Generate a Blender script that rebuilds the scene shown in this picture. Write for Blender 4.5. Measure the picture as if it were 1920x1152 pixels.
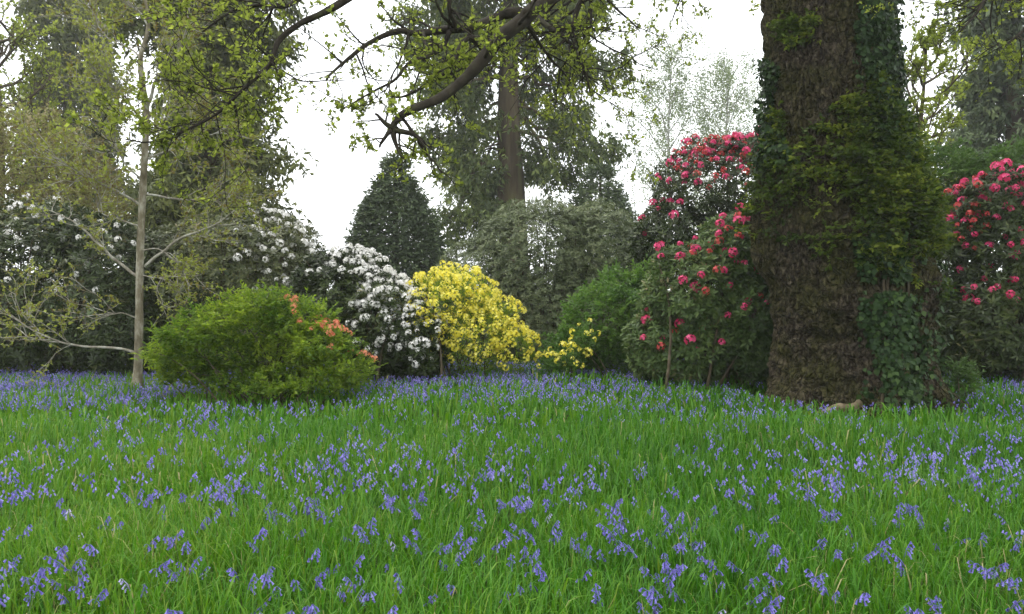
import bpy, math, random
import numpy as np
from mathutils import Vector, Matrix

# ------------------------------------------------------------------ camera, sky, sun, exposure
for o in list(bpy.data.objects):
    bpy.data.objects.remove(o)
SC = bpy.context.scene
COL = SC.collection
F, CZ = 1507.0, 1.6
PITCH = math.atan(36 / F)
cam_d = bpy.data.cameras.new('camera')
cam = bpy.data.objects.new('camera', cam_d)
COL.objects.link(cam)
cam.location = (0, 0, CZ)
cam.rotation_euler = (math.pi / 2 - PITCH, 0, 0)
cam_d.sensor_width = 36
cam_d.lens = 36 * F / 1920
cam_d.clip_start, cam_d.clip_end = 0.05, 2000
SC.camera = cam

SUN_EL, SUN_AZ = math.radians(58), math.radians(-55)      # azimuth measured from +Y towards +X
world = bpy.data.worlds.new('World')
SC.world = world
world.use_nodes = True
wn, wl = world.node_tree.nodes, world.node_tree.links
wn.clear()
w_out = wn.new('ShaderNodeOutputWorld')
w_bg = wn.new('ShaderNodeBackground')
w_sky = wn.new('ShaderNodeTexSky')
w_sky.sky_type = 'NISHITA'
w_sky.sun_disc = False
w_sky.sun_elevation = SUN_EL
w_sky.sun_rotation = SUN_AZ
w_sky.dust_density = 4
w_mix = wn.new('ShaderNodeMix')
w_mix.data_type = 'RGBA'
w_mix.inputs[0].default_value = 0.86                      # thick even cloud over the clear sky
w_mix.inputs[7].default_value = (15.0, 15.3, 15.6, 1)
wl.new(w_sky.outputs[0], w_mix.inputs[6])
wl.new(w_mix.outputs[2], w_bg.inputs[0])
w_bg.inputs[1].default_value = 0.12
wl.new(w_bg.outputs[0], w_out.inputs[0])

sun_d = bpy.data.lights.new('sun', 'SUN')
sun_d.energy = 1.3
sun_d.angle = math.radians(25)
sun_d.color = (1, 0.96, 0.9)
sun = bpy.data.objects.new('sun', sun_d)
COL.objects.link(sun)
sd = Vector((math.cos(SUN_EL) * math.sin(SUN_AZ), math.cos(SUN_EL) * math.cos(SUN_AZ), math.sin(SUN_EL)))
sun.rotation_euler = sd.to_track_quat('Z', 'Y').to_euler()
sun.location = sd * 50

SC.view_settings.view_transform = 'Standard'
SC.view_settings.look = 'None'
SC.view_settings.gamma = 1
SC.view_settings.exposure = 0.5
SC.view_settings.use_curve_mapping = False
SC.render.engine = 'CYCLES'
SC.cycles.use_denoising = True
SC.cycles.denoiser = 'OPENIMAGEDENOISE'
SC.cycles.denoising_prefilter = 'ACCURATE'
SC.cycles.max_bounces = 8
SC.cycles.diffuse_bounces = 4
SC.cycles.transmission_bounces = 4
SC.cycles.volume_bounces = 1
SC.cycles.caustics_reflective = SC.cycles.caustics_refractive = False

# ------------------------------------------------------------------ helpers
rng = np.random.default_rng(11)
random.seed(5)
U = rng.uniform


def at(px, py, Y):
    """The point of the place seen at photograph pixel (px, py), Y metres ahead."""
    u, v = (px - 960) / F, (576 - py) / F
    s, c = math.sin(PITCH), math.cos(PITCH)
    d = np.array([u, v * s + c, v * c - s])
    return np.array([0, 0, CZ]) + d * (Y / d[1])


def norm(a):
    return a / np.maximum(np.linalg.norm(a, axis=-1, keepdims=True), 1e-9)


def _hash(ix, iy, iz, seed):
    h = (ix.astype(np.uint64) * np.uint64(374761393) + iy.astype(np.uint64) * np.uint64(668265263)
         + iz.astype(np.uint64) * np.uint64(2147483647) + np.uint64(seed * 144269)) & np.uint64(0xffffffff)
    h = ((h ^ (h >> np.uint64(13))) * np.uint64(1274126177)) & np.uint64(0xffffffff)
    h = ((h ^ (h >> np.uint64(16))) * np.uint64(2246822519)) & np.uint64(0xffffffff)
    return ((h ^ (h >> np.uint64(15))) & np.uint64(0xffff)).astype(np.float64) / 65535.0


def noise(p, seed=0):
    """Value noise in -1..1."""
    p = np.asarray(p, float) + 1000.0
    i = np.floor(p).astype(np.int64)
    f = p - i
    f = f * f * (3 - 2 * f)
    r = 0
    for dx in (0, 1):
        for dy in (0, 1):
            for dz in (0, 1):
                w = (f[..., 0] if dx else 1 - f[..., 0]) * (f[..., 1] if dy else 1 - f[..., 1]) * (f[..., 2] if dz else 1 - f[..., 2])
                r = r + w * _hash(i[..., 0] + dx, i[..., 1] + dy, i[..., 2] + dz, seed)
    return r * 2 - 1


def fbm(p, octv=3, seed=0):
    p = np.asarray(p, float)
    r, a = 0, 0.55
    for k in range(octv):
        r = r + a * noise(p * 2 ** k, seed + k)
        a *= 0.5
    return r


def cells(p):
    """Distance to the nearest of scattered points: knobs and plates."""
    p = np.asarray(p, float) + 500.0
    i = np.floor(p).astype(np.int64)
    best = np.full(p.shape[:-1], 9.0)
    for dx in (-1, 0, 1):
        for dy in (-1, 0, 1):
            for dz in (-1, 0, 1):
                a, b, c = i[..., 0] + dx, i[..., 1] + dy, i[..., 2] + dz
                q = np.stack([a + _hash(a, b, c, 1), b + _hash(a, b, c, 2), c + _hash(a, b, c, 3)], -1)
                best = np.minimum(best, np.sum((q - p) ** 2, -1))
    return np.sqrt(best)


def ground_z(x, y):
    x, y = np.asarray(x, float), np.asarray(y, float)
    p = np.stack([x * 0.35, y * 0.35, np.zeros_like(x)], -1)
    return 0.05 * noise(p, 3) + 0.02 * noise(p * 3.1, 4)


class Buf:
    def __init__(self):
        self.v, self.r, self.t, self.q, self.n = [], [], [], [], 0

    def add(self, v, tris=None, quads=None, rnd=0.5):
        v = np.asarray(v, np.float32).reshape(-1, 3)
        self.v.append(v)
        self.r.append(np.broadcast_to(np.asarray(rnd, np.float32), (len(v),)))
        if tris is not None and len(tris):
            self.t.append(np.asarray(tris, np.int64).reshape(-1, 3) + self.n)
        if quads is not None and len(quads):
            self.q.append(np.asarray(quads, np.int64).reshape(-1, 4) + self.n)
        self.n += len(v)

    def mesh(self, name, mat, origin=(0, 0, 0), smooth=False):
        me = bpy.data.meshes.new(name)
        v = np.concatenate(self.v) - np.asarray(origin, np.float32)
        t = np.concatenate(self.t) if self.t else np.zeros((0, 3), np.int64)
        q = np.concatenate(self.q) if self.q else np.zeros((0, 4), np.int64)
        me.vertices.add(len(v))
        me.vertices.foreach_set('co', v.astype(np.float32).ravel())
        loops = np.concatenate([t.ravel(), q.ravel()]).astype(np.int32)
        me.loops.add(len(loops))
        me.loops.foreach_set('vertex_index', loops)
        me.polygons.add(len(t) + len(q))
        st = np.concatenate([np.arange(len(t)) * 3, len(t) * 3 + np.arange(len(q)) * 4]).astype(np.int32)
        me.polygons.foreach_set('loop_start', st)
        if smooth:
            me.polygons.foreach_set('use_smooth', np.ones(len(t) + len(q), bool))
        a = me.attributes.new('rnd', 'FLOAT', 'POINT')
        a.data.foreach_set('value', np.concatenate(self.r).astype(np.float32))
        for m in (mat if isinstance(mat, (list, tuple)) else [mat]):
            me.materials.append(m)
        me.update(calc_edges=True)
        return me


def link(name, data, parent=None, loc=(0, 0, 0), kind=None):
    o = bpy.data.objects.new(name, data)
    COL.objects.link(o)
    o.location = [float(c) for c in loc]
    if parent is not None:
        o.parent = parent
    if kind:
        o['kind'] = kind
    return o


def tag(o, label=None, cat=None, group=None):
    if label: o['label'] = label
    if cat: o['category'] = cat
    if group: o['group'] = group
    return o


def thing(name, label, cat, loc, group=None):
    return tag(link(name, None, loc=loc), label, cat, group)


def part(name, buf, mat, parent, kind=None, smooth=False, label=None):
    """A mesh made in world coordinates, hung under its thing."""
    o = link(name, buf.mesh(name, mat, tuple(parent.location), smooth), parent, kind=kind)
    if label: o['label'] = label
    return o


# ------------------------------------------------------------------ materials
def base_mat(name):
    m = bpy.data.materials.new(name)
    m.use_nodes = True
    n, l = m.node_tree.nodes, m.node_tree.links
    n.clear()
    return m, n, l, n.new('ShaderNodeOutputMaterial')


def ramp(n, cols):
    r = n.new('ShaderNodeValToRGB')
    e = r.color_ramp.elements
    while len(e) < len(cols):
        e.new(0.5)
    for el, (p, c) in zip(e, cols):
        el.position = p
        el.color = (*c, 1)
    return r


def leaf_mat(name, cols, transl=0.35, rough=0.5, spec=0.3, nscale=1.5, namt=0.5, tcol=1.5):
    """Leaf, petal or blade: a colour per piece off a ramp, shifted in soft drifts, with light coming through."""
    m, n, l, out = base_mat(name)
    a = n.new('ShaderNodeAttribute')
    a.attribute_name = 'rnd'
    geo = n.new('ShaderNodeNewGeometry')
    nz = n.new('ShaderNodeTexNoise')
    nz.inputs['Scale'].default_value = nscale
    nz.inputs['Detail'].default_value = 2
    l.new(geo.outputs['Position'], nz.inputs['Vector'])
    s = n.new('ShaderNodeMath'); s.operation = 'SUBTRACT'; s.inputs[1].default_value = 0.5
    l.new(nz.outputs['Fac'], s.inputs[0])
    mu = n.new('ShaderNodeMath'); mu.operation = 'MULTIPLY_ADD'; mu.inputs[1].default_value = namt * 2; mu.use_clamp = True
    l.new(s.outputs[0], mu.inputs[0])
    l.new(a.outputs['Fac'], mu.inputs[2])
    r = ramp(n, cols)
    l.new(mu.outputs[0], r.inputs[0])
    p = n.new('ShaderNodeBsdfPrincipled')
    p.inputs['Roughness'].default_value = rough
    p.inputs['Specular IOR Level'].default_value = spec
    l.new(r.outputs[0], p.inputs['Base Color'])
    t = n.new('ShaderNodeBsdfTranslucent')
    g = n.new('ShaderNodeVectorMath'); g.operation = 'SCALE'; g.inputs['Scale'].default_value = tcol
    l.new(r.outputs[0], g.inputs[0])
    l.new(g.outputs[0], t.inputs['Color'])
    mx = n.new('ShaderNodeMixShader'); mx.inputs[0].default_value = transl
    l.new(p.outputs[0], mx.inputs[1]); l.new(t.outputs[0], mx.inputs[2])
    l.new(mx.outputs[0], out.inputs[0])
    return m


def bark_mat(name, cols, scale=6.0, stretch=0.25, bump=0.5, rough=0.9):
    m, n, l, out = base_mat(name)
    geo = n.new('ShaderNodeNewGeometry')
    mp = n.new('ShaderNodeMapping'); mp.inputs['Scale'].default_value = (1, 1, stretch)
    l.new(geo.outputs['Position'], mp.inputs['Vector'])
    nz = n.new('ShaderNodeTexNoise'); nz.inputs['Scale'].default_value = scale; nz.inputs['Detail'].default_value = 6
    nz.inputs['Roughness'].default_value = 0.65
    l.new(mp.outputs[0], nz.inputs['Vector'])
    r = ramp(n, cols)
    l.new(nz.outputs['Fac'], r.inputs[0])
    p = n.new('ShaderNodeBsdfPrincipled'); p.inputs['Roughness'].default_value = rough
    p.inputs['Specular IOR Level'].default_value = 0.15
    l.new(r.outputs[0], p.inputs['Base Color'])
    b = n.new('ShaderNodeBump'); b.inputs['Strength'].default_value = bump; b.inputs['Distance'].default_value = 0.05
    l.new(nz.outputs['Fac'], b.inputs['Height']); l.new(b.outputs[0], p.inputs['Normal'])
    l.new(p.outputs[0], out.inputs[0])
    return m


def oak_bark_mat():
    m, n, l, out = base_mat('oak_bark')
    geo = n.new('ShaderNodeNewGeometry')
    mp = n.new('ShaderNodeMapping'); mp.inputs['Scale'].default_value = (1, 1, 0.7)
    l.new(geo.outputs['Position'], mp.inputs['Vector'])
    nz = n.new('ShaderNodeTexNoise'); nz.inputs['Scale'].default_value = 22; nz.inputs['Detail'].default_value = 8
    nz.inputs['Roughness'].default_value = 0.7
    l.new(mp.outputs[0], nz.inputs['Vector'])
    r = ramp(n, [(0.34, (0.012, 0.009, 0.006)), (0.5, (0.045, 0.035, 0.022)), (0.64, (0.135, 0.112, 0.078))])
    l.new(nz.outputs['Fac'], r.inputs[0])
    mo = n.new('ShaderNodeTexNoise'); mo.inputs['Scale'].default_value = 1.7; mo.inputs['Detail'].default_value = 6
    mo.inputs['Roughness'].default_value = 0.68
    l.new(geo.outputs['Position'], mo.inputs['Vector'])
    mr = ramp(n, [(0.42, (0, 0, 0)), (0.60, (0.8, 0.8, 0.8))])
    l.new(mo.outputs['Fac'], mr.inputs[0])
    mc = ramp(n, [(0.35, (0.016, 0.018, 0.005)), (0.65, (0.075, 0.074, 0.018))])
    l.new(nz.outputs['Fac'], mc.inputs[0])
    mx = n.new('ShaderNodeMix'); mx.data_type = 'RGBA'
    l.new(mr.outputs[0], mx.inputs[0]); l.new(r.outputs[0], mx.inputs[6]); l.new(mc.outputs[0], mx.inputs[7])
    p = n.new('ShaderNodeBsdfPrincipled'); p.inputs['Roughness'].default_value = 0.95
    p.inputs['Specular IOR Level'].default_value = 0.1
    l.new(mx.outputs[2], p.inputs['Base Color'])
    wq = n.new('ShaderNodeTexNoise'); wq.inputs['Scale'].default_value = 5; wq.inputs['Detail'].default_value = 3
    l.new(geo.outputs['Position'], wq.inputs['Vector'])
    wv = n.new('ShaderNodeVectorMath'); wv.operation = 'MULTIPLY_ADD'; wv.inputs[1].default_value = (0.22, 0.22, 0.22)
    l.new(wq.outputs['Color'], wv.inputs[0]); l.new(mp.outputs[0], wv.inputs[2])
    vo = n.new('ShaderNodeTexVoronoi'); vo.feature = 'DISTANCE_TO_EDGE'; vo.inputs['Scale'].default_value = 11
    l.new(wv.outputs[0], vo.inputs['Vector'])
    vr = n.new('ShaderNodeMapRange'); vr.inputs['From Max'].default_value = 0.16
    l.new(vo.outputs['Distance'], vr.inputs['Value'])
    hs = n.new('ShaderNodeMath'); hs.operation = 'MULTIPLY_ADD'; hs.inputs[1].default_value = 0.8
    l.new(nz.outputs['Fac'], hs.inputs[0]); l.new(vr.outputs[0], hs.inputs[2])
    b = n.new('ShaderNodeBump'); b.inputs['Strength'].default_value = 1.0; b.inputs['Distance'].default_value = 0.045
    l.new(hs.outputs[0], b.inputs['Height']); l.new(b.outputs[0], p.inputs['Normal'])
    l.new(p.outputs[0], out.inputs[0])
    return m


def ground_mat():
    m, n, l, out = base_mat('meadow_soil')
    geo = n.new('ShaderNodeNewGeometry')
    nz = n.new('ShaderNodeTexNoise'); nz.inputs['Scale'].default_value = 9; nz.inputs['Detail'].default_value = 8
    l.new(geo.outputs['Position'], nz.inputs['Vector'])
    r = ramp(n, [(0.3, (0.02, 0.03, 0.008)), (0.55, (0.035, 0.06, 0.012)), (0.75, (0.06, 0.07, 0.02))])
    l.new(nz.outputs['Fac'], r.inputs[0])
    p = n.new('ShaderNodeBsdfPrincipled'); p.inputs['Roughness'].default_value = 1
    p.inputs['Specular IOR Level'].default_value = 0.05
    l.new(r.outputs[0], p.inputs['Base Color'])
    b = n.new('ShaderNodeBump'); b.inputs['Strength'].default_value = 0.7; b.inputs['Distance'].default_value = 0.05
    l.new(nz.outputs['Fac'], b.inputs['Height']); l.new(b.outputs[0], p.inputs['Normal'])
    l.new(p.outputs[0], out.inputs[0])
    return m


M = {
    'grass': leaf_mat('grass_blade', [(0, (0.027, 0.110, 0.006)), (0.35, (0.056, 0.185, 0.008)), (0.7, (0.118, 0.245, 0.012)),
                                      (0.93, (0.17, 0.24, 0.03)), (1, (0.36, 0.32, 0.15))], 0.35, 0.5, 0.25, 0.55, 0.32, 1.4),
    'rhodo': leaf_mat('rhododendron_leaf', [(0, (0.016, 0.026, 0.006)), (0.5, (0.034, 0.054, 0.011)), (0.85, (0.080, 0.105, 0.024)),
                                            (1, (0.17, 0.16, 0.07))], 0.15, 0.42, 0.28, 0.9, 0.4),
    'rhodo_olive': leaf_mat('olive_rhododendron_leaf', [(0, (0.035, 0.048, 0.016)), (0.5, (0.085, 0.10, 0.034)), (0.85, (0.15, 0.16, 0.06)),
                                                  (1, (0.24, 0.20, 0.11))], 0.2, 0.45, 0.28, 0.9, 0.5),
    'rhodo_light': leaf_mat('light_rhododendron_leaf', [(0, (0.035, 0.065, 0.018)), (0.5, (0.075, 0.12, 0.032)), (0.85, (0.13, 0.18, 0.05)),
                                                  (1, (0.20, 0.17, 0.08))], 0.22, 0.45, 0.2, 1.0, 0.5),
    'grey_bush': leaf_mat('grey_green_leaf', [(0, (0.06, 0.082, 0.034)), (0.5, (0.125, 0.155, 0.065)), (0.85, (0.20, 0.23, 0.11)),
                                              (1, (0.28, 0.27, 0.16))], 0.2, 0.45, 0.3, 0.7, 0.4),
    'azalea': leaf_mat('azalea_leaf', [(0, (0.06, 0.125, 0.010)), (0.5, (0.15, 0.235, 0.018)), (1, (0.30, 0.38, 0.03))], 0.5, 0.5, 0.25, 1.4, 0.5),
    'bright': leaf_mat('bright_green_leaf', [(0, (0.045, 0.105, 0.016)), (0.5, (0.085, 0.17, 0.025)), (1, (0.16, 0.26, 0.045))], 0.4, 0.5, 0.3, 1.2, 0.4),
    'oak_leaf': leaf_mat('young_oak_leaf', [(0, (0.10, 0.135, 0.018)), (0.5, (0.185, 0.23, 0.03)), (1, (0.29, 0.34, 0.055))], 0.6, 0.5, 0.2, 0.8, 0.35, 1.5),
    'shoot_leaf': leaf_mat('trunk_shoot_leaf', [(0, (0.022, 0.042, 0.006)), (0.5, (0.068, 0.105, 0.011)), (1, (0.18, 0.215, 0.022))], 0.4, 0.5, 0.2, 1.8, 0.6),
    'ivy': leaf_mat('ivy_leaf', [(0, (0.010, 0.026, 0.007)), (0.6, (0.024, 0.052, 0.012)), (1, (0.055, 0.095, 0.02))], 0.15, 0.5, 0.15, 2.0, 0.35),
    'young_leaf': leaf_mat('young_tree_leaf', [(0, (0.12, 0.085, 0.025)), (0.25, (0.18, 0.16, 0.035)), (0.6, (0.23, 0.265, 0.045)), (1, (0.31, 0.36, 0.06))],
                           0.45, 0.5, 0.25, 0.8, 0.5, 1.35),
    'bronze': leaf_mat('bronze_leaf', [(0, (0.12, 0.085, 0.04)), (0.35, (0.17, 0.15, 0.055)), (0.7, (0.21, 0.235, 0.05)), (1, (0.36, 0.31, 0.19))],
                       0.4, 0.5, 0.3, 0.7, 0.5, 1.3),
    'conifer': leaf_mat('conifer_spray', [(0, (0.05, 0.07, 0.036)), (0.5, (0.095, 0.13, 0.06)), (1, (0.16, 0.20, 0.085))], 0.15, 0.6, 0.25, 0.6, 0.4),
    'conifer_olive': leaf_mat('olive_conifer_spray', [(0, (0.055, 0.068, 0.025)), (0.5, (0.105, 0.125, 0.038)), (1, (0.185, 0.205, 0.052))], 0.2, 0.6, 0.25, 0.5, 0.45),
    'cedar': leaf_mat('cedar_spray', [(0, (0.05, 0.07, 0.026)), (0.5, (0.105, 0.14, 0.042)), (1, (0.20, 0.24, 0.06))], 0.2, 0.6, 0.2, 0.35, 0.5),
    'birch_leaf': leaf_mat('birch_leaf', [(0, (0.10, 0.14, 0.06)), (0.5, (0.16, 0.21, 0.09)), (1, (0.24, 0.29, 0.12))], 0.5, 0.5, 0.25, 0.4, 0.3, 1.3),
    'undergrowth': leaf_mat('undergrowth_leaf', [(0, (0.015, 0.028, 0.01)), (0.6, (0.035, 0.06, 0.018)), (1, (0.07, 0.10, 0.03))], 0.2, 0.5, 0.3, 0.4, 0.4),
    'fern': leaf_mat('fern_leaf', [(0, (0.04, 0.08, 0.015)), (0.6, (0.07, 0.13, 0.025)), (1, (0.12, 0.19, 0.04))], 0.35, 0.5, 0.25, 2, 0.3),
    'red': leaf_mat('crimson_petal', [(0, (0.50, 0.022, 0.085)), (0.5, (0.70, 0.05, 0.175)), (1, (0.84, 0.15, 0.31))], 0.3, 0.5, 0.25, 3, 0.3, 1.1),
    'scarlet': leaf_mat('scarlet_petal', [(0, (0.36, 0.025, 0.03)), (0.5, (0.55, 0.06, 0.06)), (1, (0.68, 0.13, 0.12))], 0.3, 0.5, 0.25, 3, 0.3, 1.1),
    'white': leaf_mat('white_petal', [(0, (0.74, 0.72, 0.66)), (0.6, (0.84, 0.83, 0.79)), (1, (0.88, 0.85, 0.83))], 0.3, 0.5, 0.25, 3, 0.2, 1.0),
    'yellow': leaf_mat('yellow_petal', [(0, (0.66, 0.54, 0.03)), (0.5, (0.82, 0.73, 0.07)), (1, (0.88, 0.83, 0.26))], 0.35, 0.5, 0.25, 2, 0.35, 1.1),
    'orange': leaf_mat('orange_petal', [(0, (0.60, 0.14, 0.07)), (0.5, (0.76, 0.24, 0.13)), (1, (0.82, 0.38, 0.22))], 0.35, 0.5, 0.25, 3, 0.3, 1.1),
    'bluebell': leaf_mat('bluebell_petal', [(0, (0.125, 0.10, 0.38)), (0.5, (0.205, 0.172, 0.57)), (1, (0.37, 0.33, 0.74))], 0.35, 0.5, 0.25, 2.0, 0.3, 1.1),
    'bluebell_pale': leaf_mat('pale_bluebell_petal', [(0, (0.42, 0.38, 0.70)), (1, (0.70, 0.66, 0.84))], 0.35, 0.5, 0.25, 2.0, 0.3, 1.1),
    'stalk': leaf_mat('bluebell_stalk', [(0, (0.05, 0.10, 0.02)), (1, (0.10, 0.16, 0.04))], 0.1, 0.5, 0.3, 2.0, 0.2),
    'oak_bark': oak_bark_mat(),
    'limb_bark': bark_mat('limb_bark', [(0.3, (0.012, 0.010, 0.007)), (0.55, (0.036, 0.030, 0.021)), (0.75, (0.06, 0.064, 0.028))], 7, 0.8, 0.5),
    'root_wood': bark_mat('worn_root_wood', [(0.3, (0.08, 0.06, 0.035)), (0.5, (0.20, 0.16, 0.10)), (0.7, (0.36, 0.31, 0.21))], 9, 0.8, 0.4),
    'mossy_root': bark_mat('mossy_root_bark', [(0.35, (0.05, 0.035, 0.018)), (0.55, (0.10, 0.085, 0.025)), (0.7, (0.13, 0.14, 0.03))], 8, 0.8, 0.5),
    'pale_bark': bark_mat('pale_lichen_bark', [(0.3, (0.12, 0.105, 0.075)), (0.5, (0.27, 0.25, 0.20)), (0.68, (0.46, 0.46, 0.41))], 12, 0.5, 0.3),
    'young_bark': bark_mat('young_trunk_bark', [(0.3, (0.09, 0.075, 0.045)), (0.48, (0.19, 0.165, 0.11)), (0.64, (0.36, 0.34, 0.27))], 9, 0.5, 0.4),
    'red_bark': bark_mat('reddish_trunk_bark', [(0.3, (0.035, 0.025, 0.016)), (0.5, (0.08, 0.06, 0.036)), (0.7, (0.13, 0.12, 0.055))], 2.2, 0.15, 0.8),
    'brown_stem': bark_mat('brown_stem_bark', [(0.3, (0.035, 0.026, 0.016)), (0.55, (0.085, 0.068, 0.042)), (0.75, (0.14, 0.12, 0.08))], 12, 0.6, 0.3),
    'birch_bark': bark_mat('birch_bark', [(0.3, (0.2, 0.19, 0.17)), (0.6, (0.5, 0.49, 0.46))], 4, 0.7, 0.2),
    'soil': ground_mat(),
}


# ------------------------------------------------------------------ growing things
def perp(D):
    """Two unit vectors square to each row of D."""
    h = np.where(np.abs(D[:, 2:3]) < 0.9, np.array([[0, 0, 1.0]]), np.array([[1.0, 0, 0]]))
    a = norm(np.cross(D, h))
    return a, np.cross(D, a)


def cards(buf, P, D, N, L, W, rnd, fold=0.12, mid=0.45, bend=0.0):
    """Leaves: two triangles each, folded along the midrib."""
    n = len(P)
    L = np.broadcast_to(L, (n,))[:, None]
    W = np.broadcast_to(W, (n,))[:, None]
    D = norm(D)
    S = norm(np.cross(D, N))
    N = np.cross(S, D)
    tip = P + D * L - N * L * bend
    m = P + D * L * mid
    v = np.stack([P, m - S * W / 2 + N * W * fold, tip, m + S * W / 2 + N * W * fold], 1)
    i = (np.arange(n) * 4)[:, None]
    t = np.concatenate([i + [[0, 2, 1]], i + [[0, 3, 2]]], 0)
    buf.add(v.reshape(-1, 3), t, None, np.repeat(np.broadcast_to(rnd, (n,)), 4))


def tube(buf, pts, rad, sides=5, rnd=0.5, cap=True):
    pts = np.asarray(pts, float)
    n = len(pts)
    rad = np.broadcast_to(np.asarray(rad, float), (n,))
    T = norm(np.gradient(pts, axis=0))
    ref = np.array([0.31, 0.17, 0.93]) if abs(T[0, 2]) < 0.9 else np.array([1.0, 0.1, 0])
    A = norm(np.cross(T, ref))
    B = np.cross(T, A)
    th = np.arange(sides) * 2 * math.pi / sides
    ring = pts[:, None] + rad[:, None, None] * (A[:, None] * np.cos(th)[None, :, None] + B[:, None] * np.sin(th)[None, :, None])
    i = np.arange(n - 1)[:, None] * sides
    j = np.arange(sides)[None, :]
    k = (j + 1) % sides
    q = np.stack([i + j, i + k, i + sides + k, i + sides + j], -1).reshape(-1, 4)
    v = ring.reshape(-1, 3)
    t = []
    if cap:
        v = np.concatenate([v, pts[-1:] + T[-1:] * rad[-1], pts[:1]])
        c = n * sides
        t = [((n - 1) * sides + a, (n - 1) * sides + (a + 1) % sides, c) for a in range(sides)]
        t += [((a + 1) % sides, a, c + 1) for a in range(sides)]
    buf.add(v, t, q, rnd)


def smooth_path(pts, n):
    """Catmull-Rom through the points."""
    pts = np.asarray(pts, float)
    P = np.concatenate([2 * pts[:1] - pts[1:2], pts, 2 * pts[-1:] - pts[-2:-1]])
    out = []
    for u in np.linspace(0, len(pts) - 1 - 1e-6, n):
        i = int(u)
        t = u - i
        a, b, c, d = P[i:i + 4]
        out.append(0.5 * (2 * b + (c - a) * t + (2 * a - 5 * b + 4 * c - d) * t * t + (3 * b - a - 3 * c + d) * t ** 3))
    return np.array(out)


def grow(start, d, L, r, lvl, last, out, up=0.0, wig=0.25, kids=(5, 5, 4), ratio=0.5, spread=0.9, lo=0.25):
    """A wandering branch with side branches; out gets (points, radii, level)."""
    n = 6 if lvl < last else 4
    pts = [np.asarray(start, float)]
    d = norm(np.asarray(d, float))
    for k in range(n):
        d = norm(d + wig * rng.normal(size=3) * 0.6 + np.array([0, 0, up * 0.25]))
        pts.append(pts[-1] + d * L / n)
    pts = np.array(pts)
    out.append((pts, np.linspace(r, r * 0.35, n + 1), lvl))
    if lvl < last:
        for k in range(kids[min(lvl, len(kids) - 1)]):
            t = U(lo, 1.0) * n
            i = min(int(t), n - 1)
            s = pts[i] + (pts[i + 1] - pts[i]) * (t - i)
            ax = norm(pts[i + 1] - pts[i])
            side = norm(np.cross(ax, rng.normal(size=3)))
            grow(s, ax * math.cos(spread) + side * math.sin(spread) * U(0.7, 1.2), L * ratio * U(0.6, 1.25) * (1.15 - 0.4 * t / n),
                 max(r * 0.45, 0.0025), lvl + 1, last, out, up, wig, kids, ratio, spread, lo)


def twig_leaves(buf, twigs, per, L, W, rnd0=0.5, rs=0.28, up=0.3, droop=0.0):
    P, D = [], []
    for pts, rad, lvl in twigs:
        n = len(pts) - 1
        t = U(0.25, 1.0, per) * n
        i = np.minimum(t.astype(int), n - 1)
        p = pts[i] + (pts[i + 1] - pts[i]) * (t - i)[:, None]
        ax = norm(pts[i + 1] - pts[i])
        P.append(p)
        D.append(norm(ax * 0.6 + rng.normal(size=(per, 3)) * 0.75 + np.array([0, 0, up - droop])))
    P, D = np.concatenate(P), np.concatenate(D)
    n = len(P)
    N = norm(rng.normal(size=(n, 3)) * 0.7 + np.array([0, 0, 1.0]))
    s = U(0.65, 1.25, n)
    cards(buf, P, D, N, L * s, W * s, np.clip(rng.normal(rnd0, rs, n), 0, 1))


def lobe_points(lobes, n, shell=0.4, zmin=0.1, keep=0.72, rough=0.18, seed=1):
    """Shoot tips through the outer part of a heap of rounded lobes (centre, radii)."""
    C = np.array([l[0] for l in lobes], float)
    R = np.array([l[1] for l in lobes], float)
    w = (R[:, 0] * R[:, 2] + R[:, 1] * R[:, 2] + R[:, 0] * R[:, 1])
    P, D = [], []
    got, n = 0, int(n * 0.85)
    while got < n:
        k = n * 2
        i = rng.choice(len(C), k, p=w / w.sum())
        d = norm(rng.normal(size=(k, 3)))
        r = (1 - shell * U(0, 1, k) ** 1.7) * (1 + rough * fbm(d * 2.3 + C[i] * 3, 3, seed))
        p = C[i] + R[i] * d * r[:, None]
        o = norm(d / R[i])
        ok = (p[:, 2] > zmin) & ((o[:, 1] < 0.3) | (U(0, 1, k) < 0.35))
        for c, rr in zip(C, R):
            ok &= np.sum(((p - c) / (rr * keep)) ** 2, 1) > 1
        P.append(p[ok]); D.append(o[ok])
        got += ok.sum()
    return np.concatenate(P)[:n], np.concatenate(D)[:n]


def whorls(buf, P, D, k, L, W, rnd, lo=0.8, hi=1.6):
    """Rosettes of k leaves round each shoot tip, as rhododendrons carry them."""
    n = len(P)
    A, B = perp(D)
    for j in range(k):
        th = j * 2 * math.pi / k + U(-0.35, 0.35, n) + (np.arange(n) * 0.7)
        rad = A * np.cos(th)[:, None] + B * np.sin(th)[:, None]
        a = U(lo, hi, n)[:, None]
        ld = D * np.cos(a) + rad * np.sin(a)
        nn = D * np.sin(a) - rad * np.cos(a)
        s = U(0.7, 1.2, n)
        cards(buf, P - D * U(0, 0.05, n)[:, None], ld, nn, L * s, W * s, np.clip(rnd + rng.normal(0, 0.14, n), 0, 1), 0.1, 0.5, 0.06)


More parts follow.
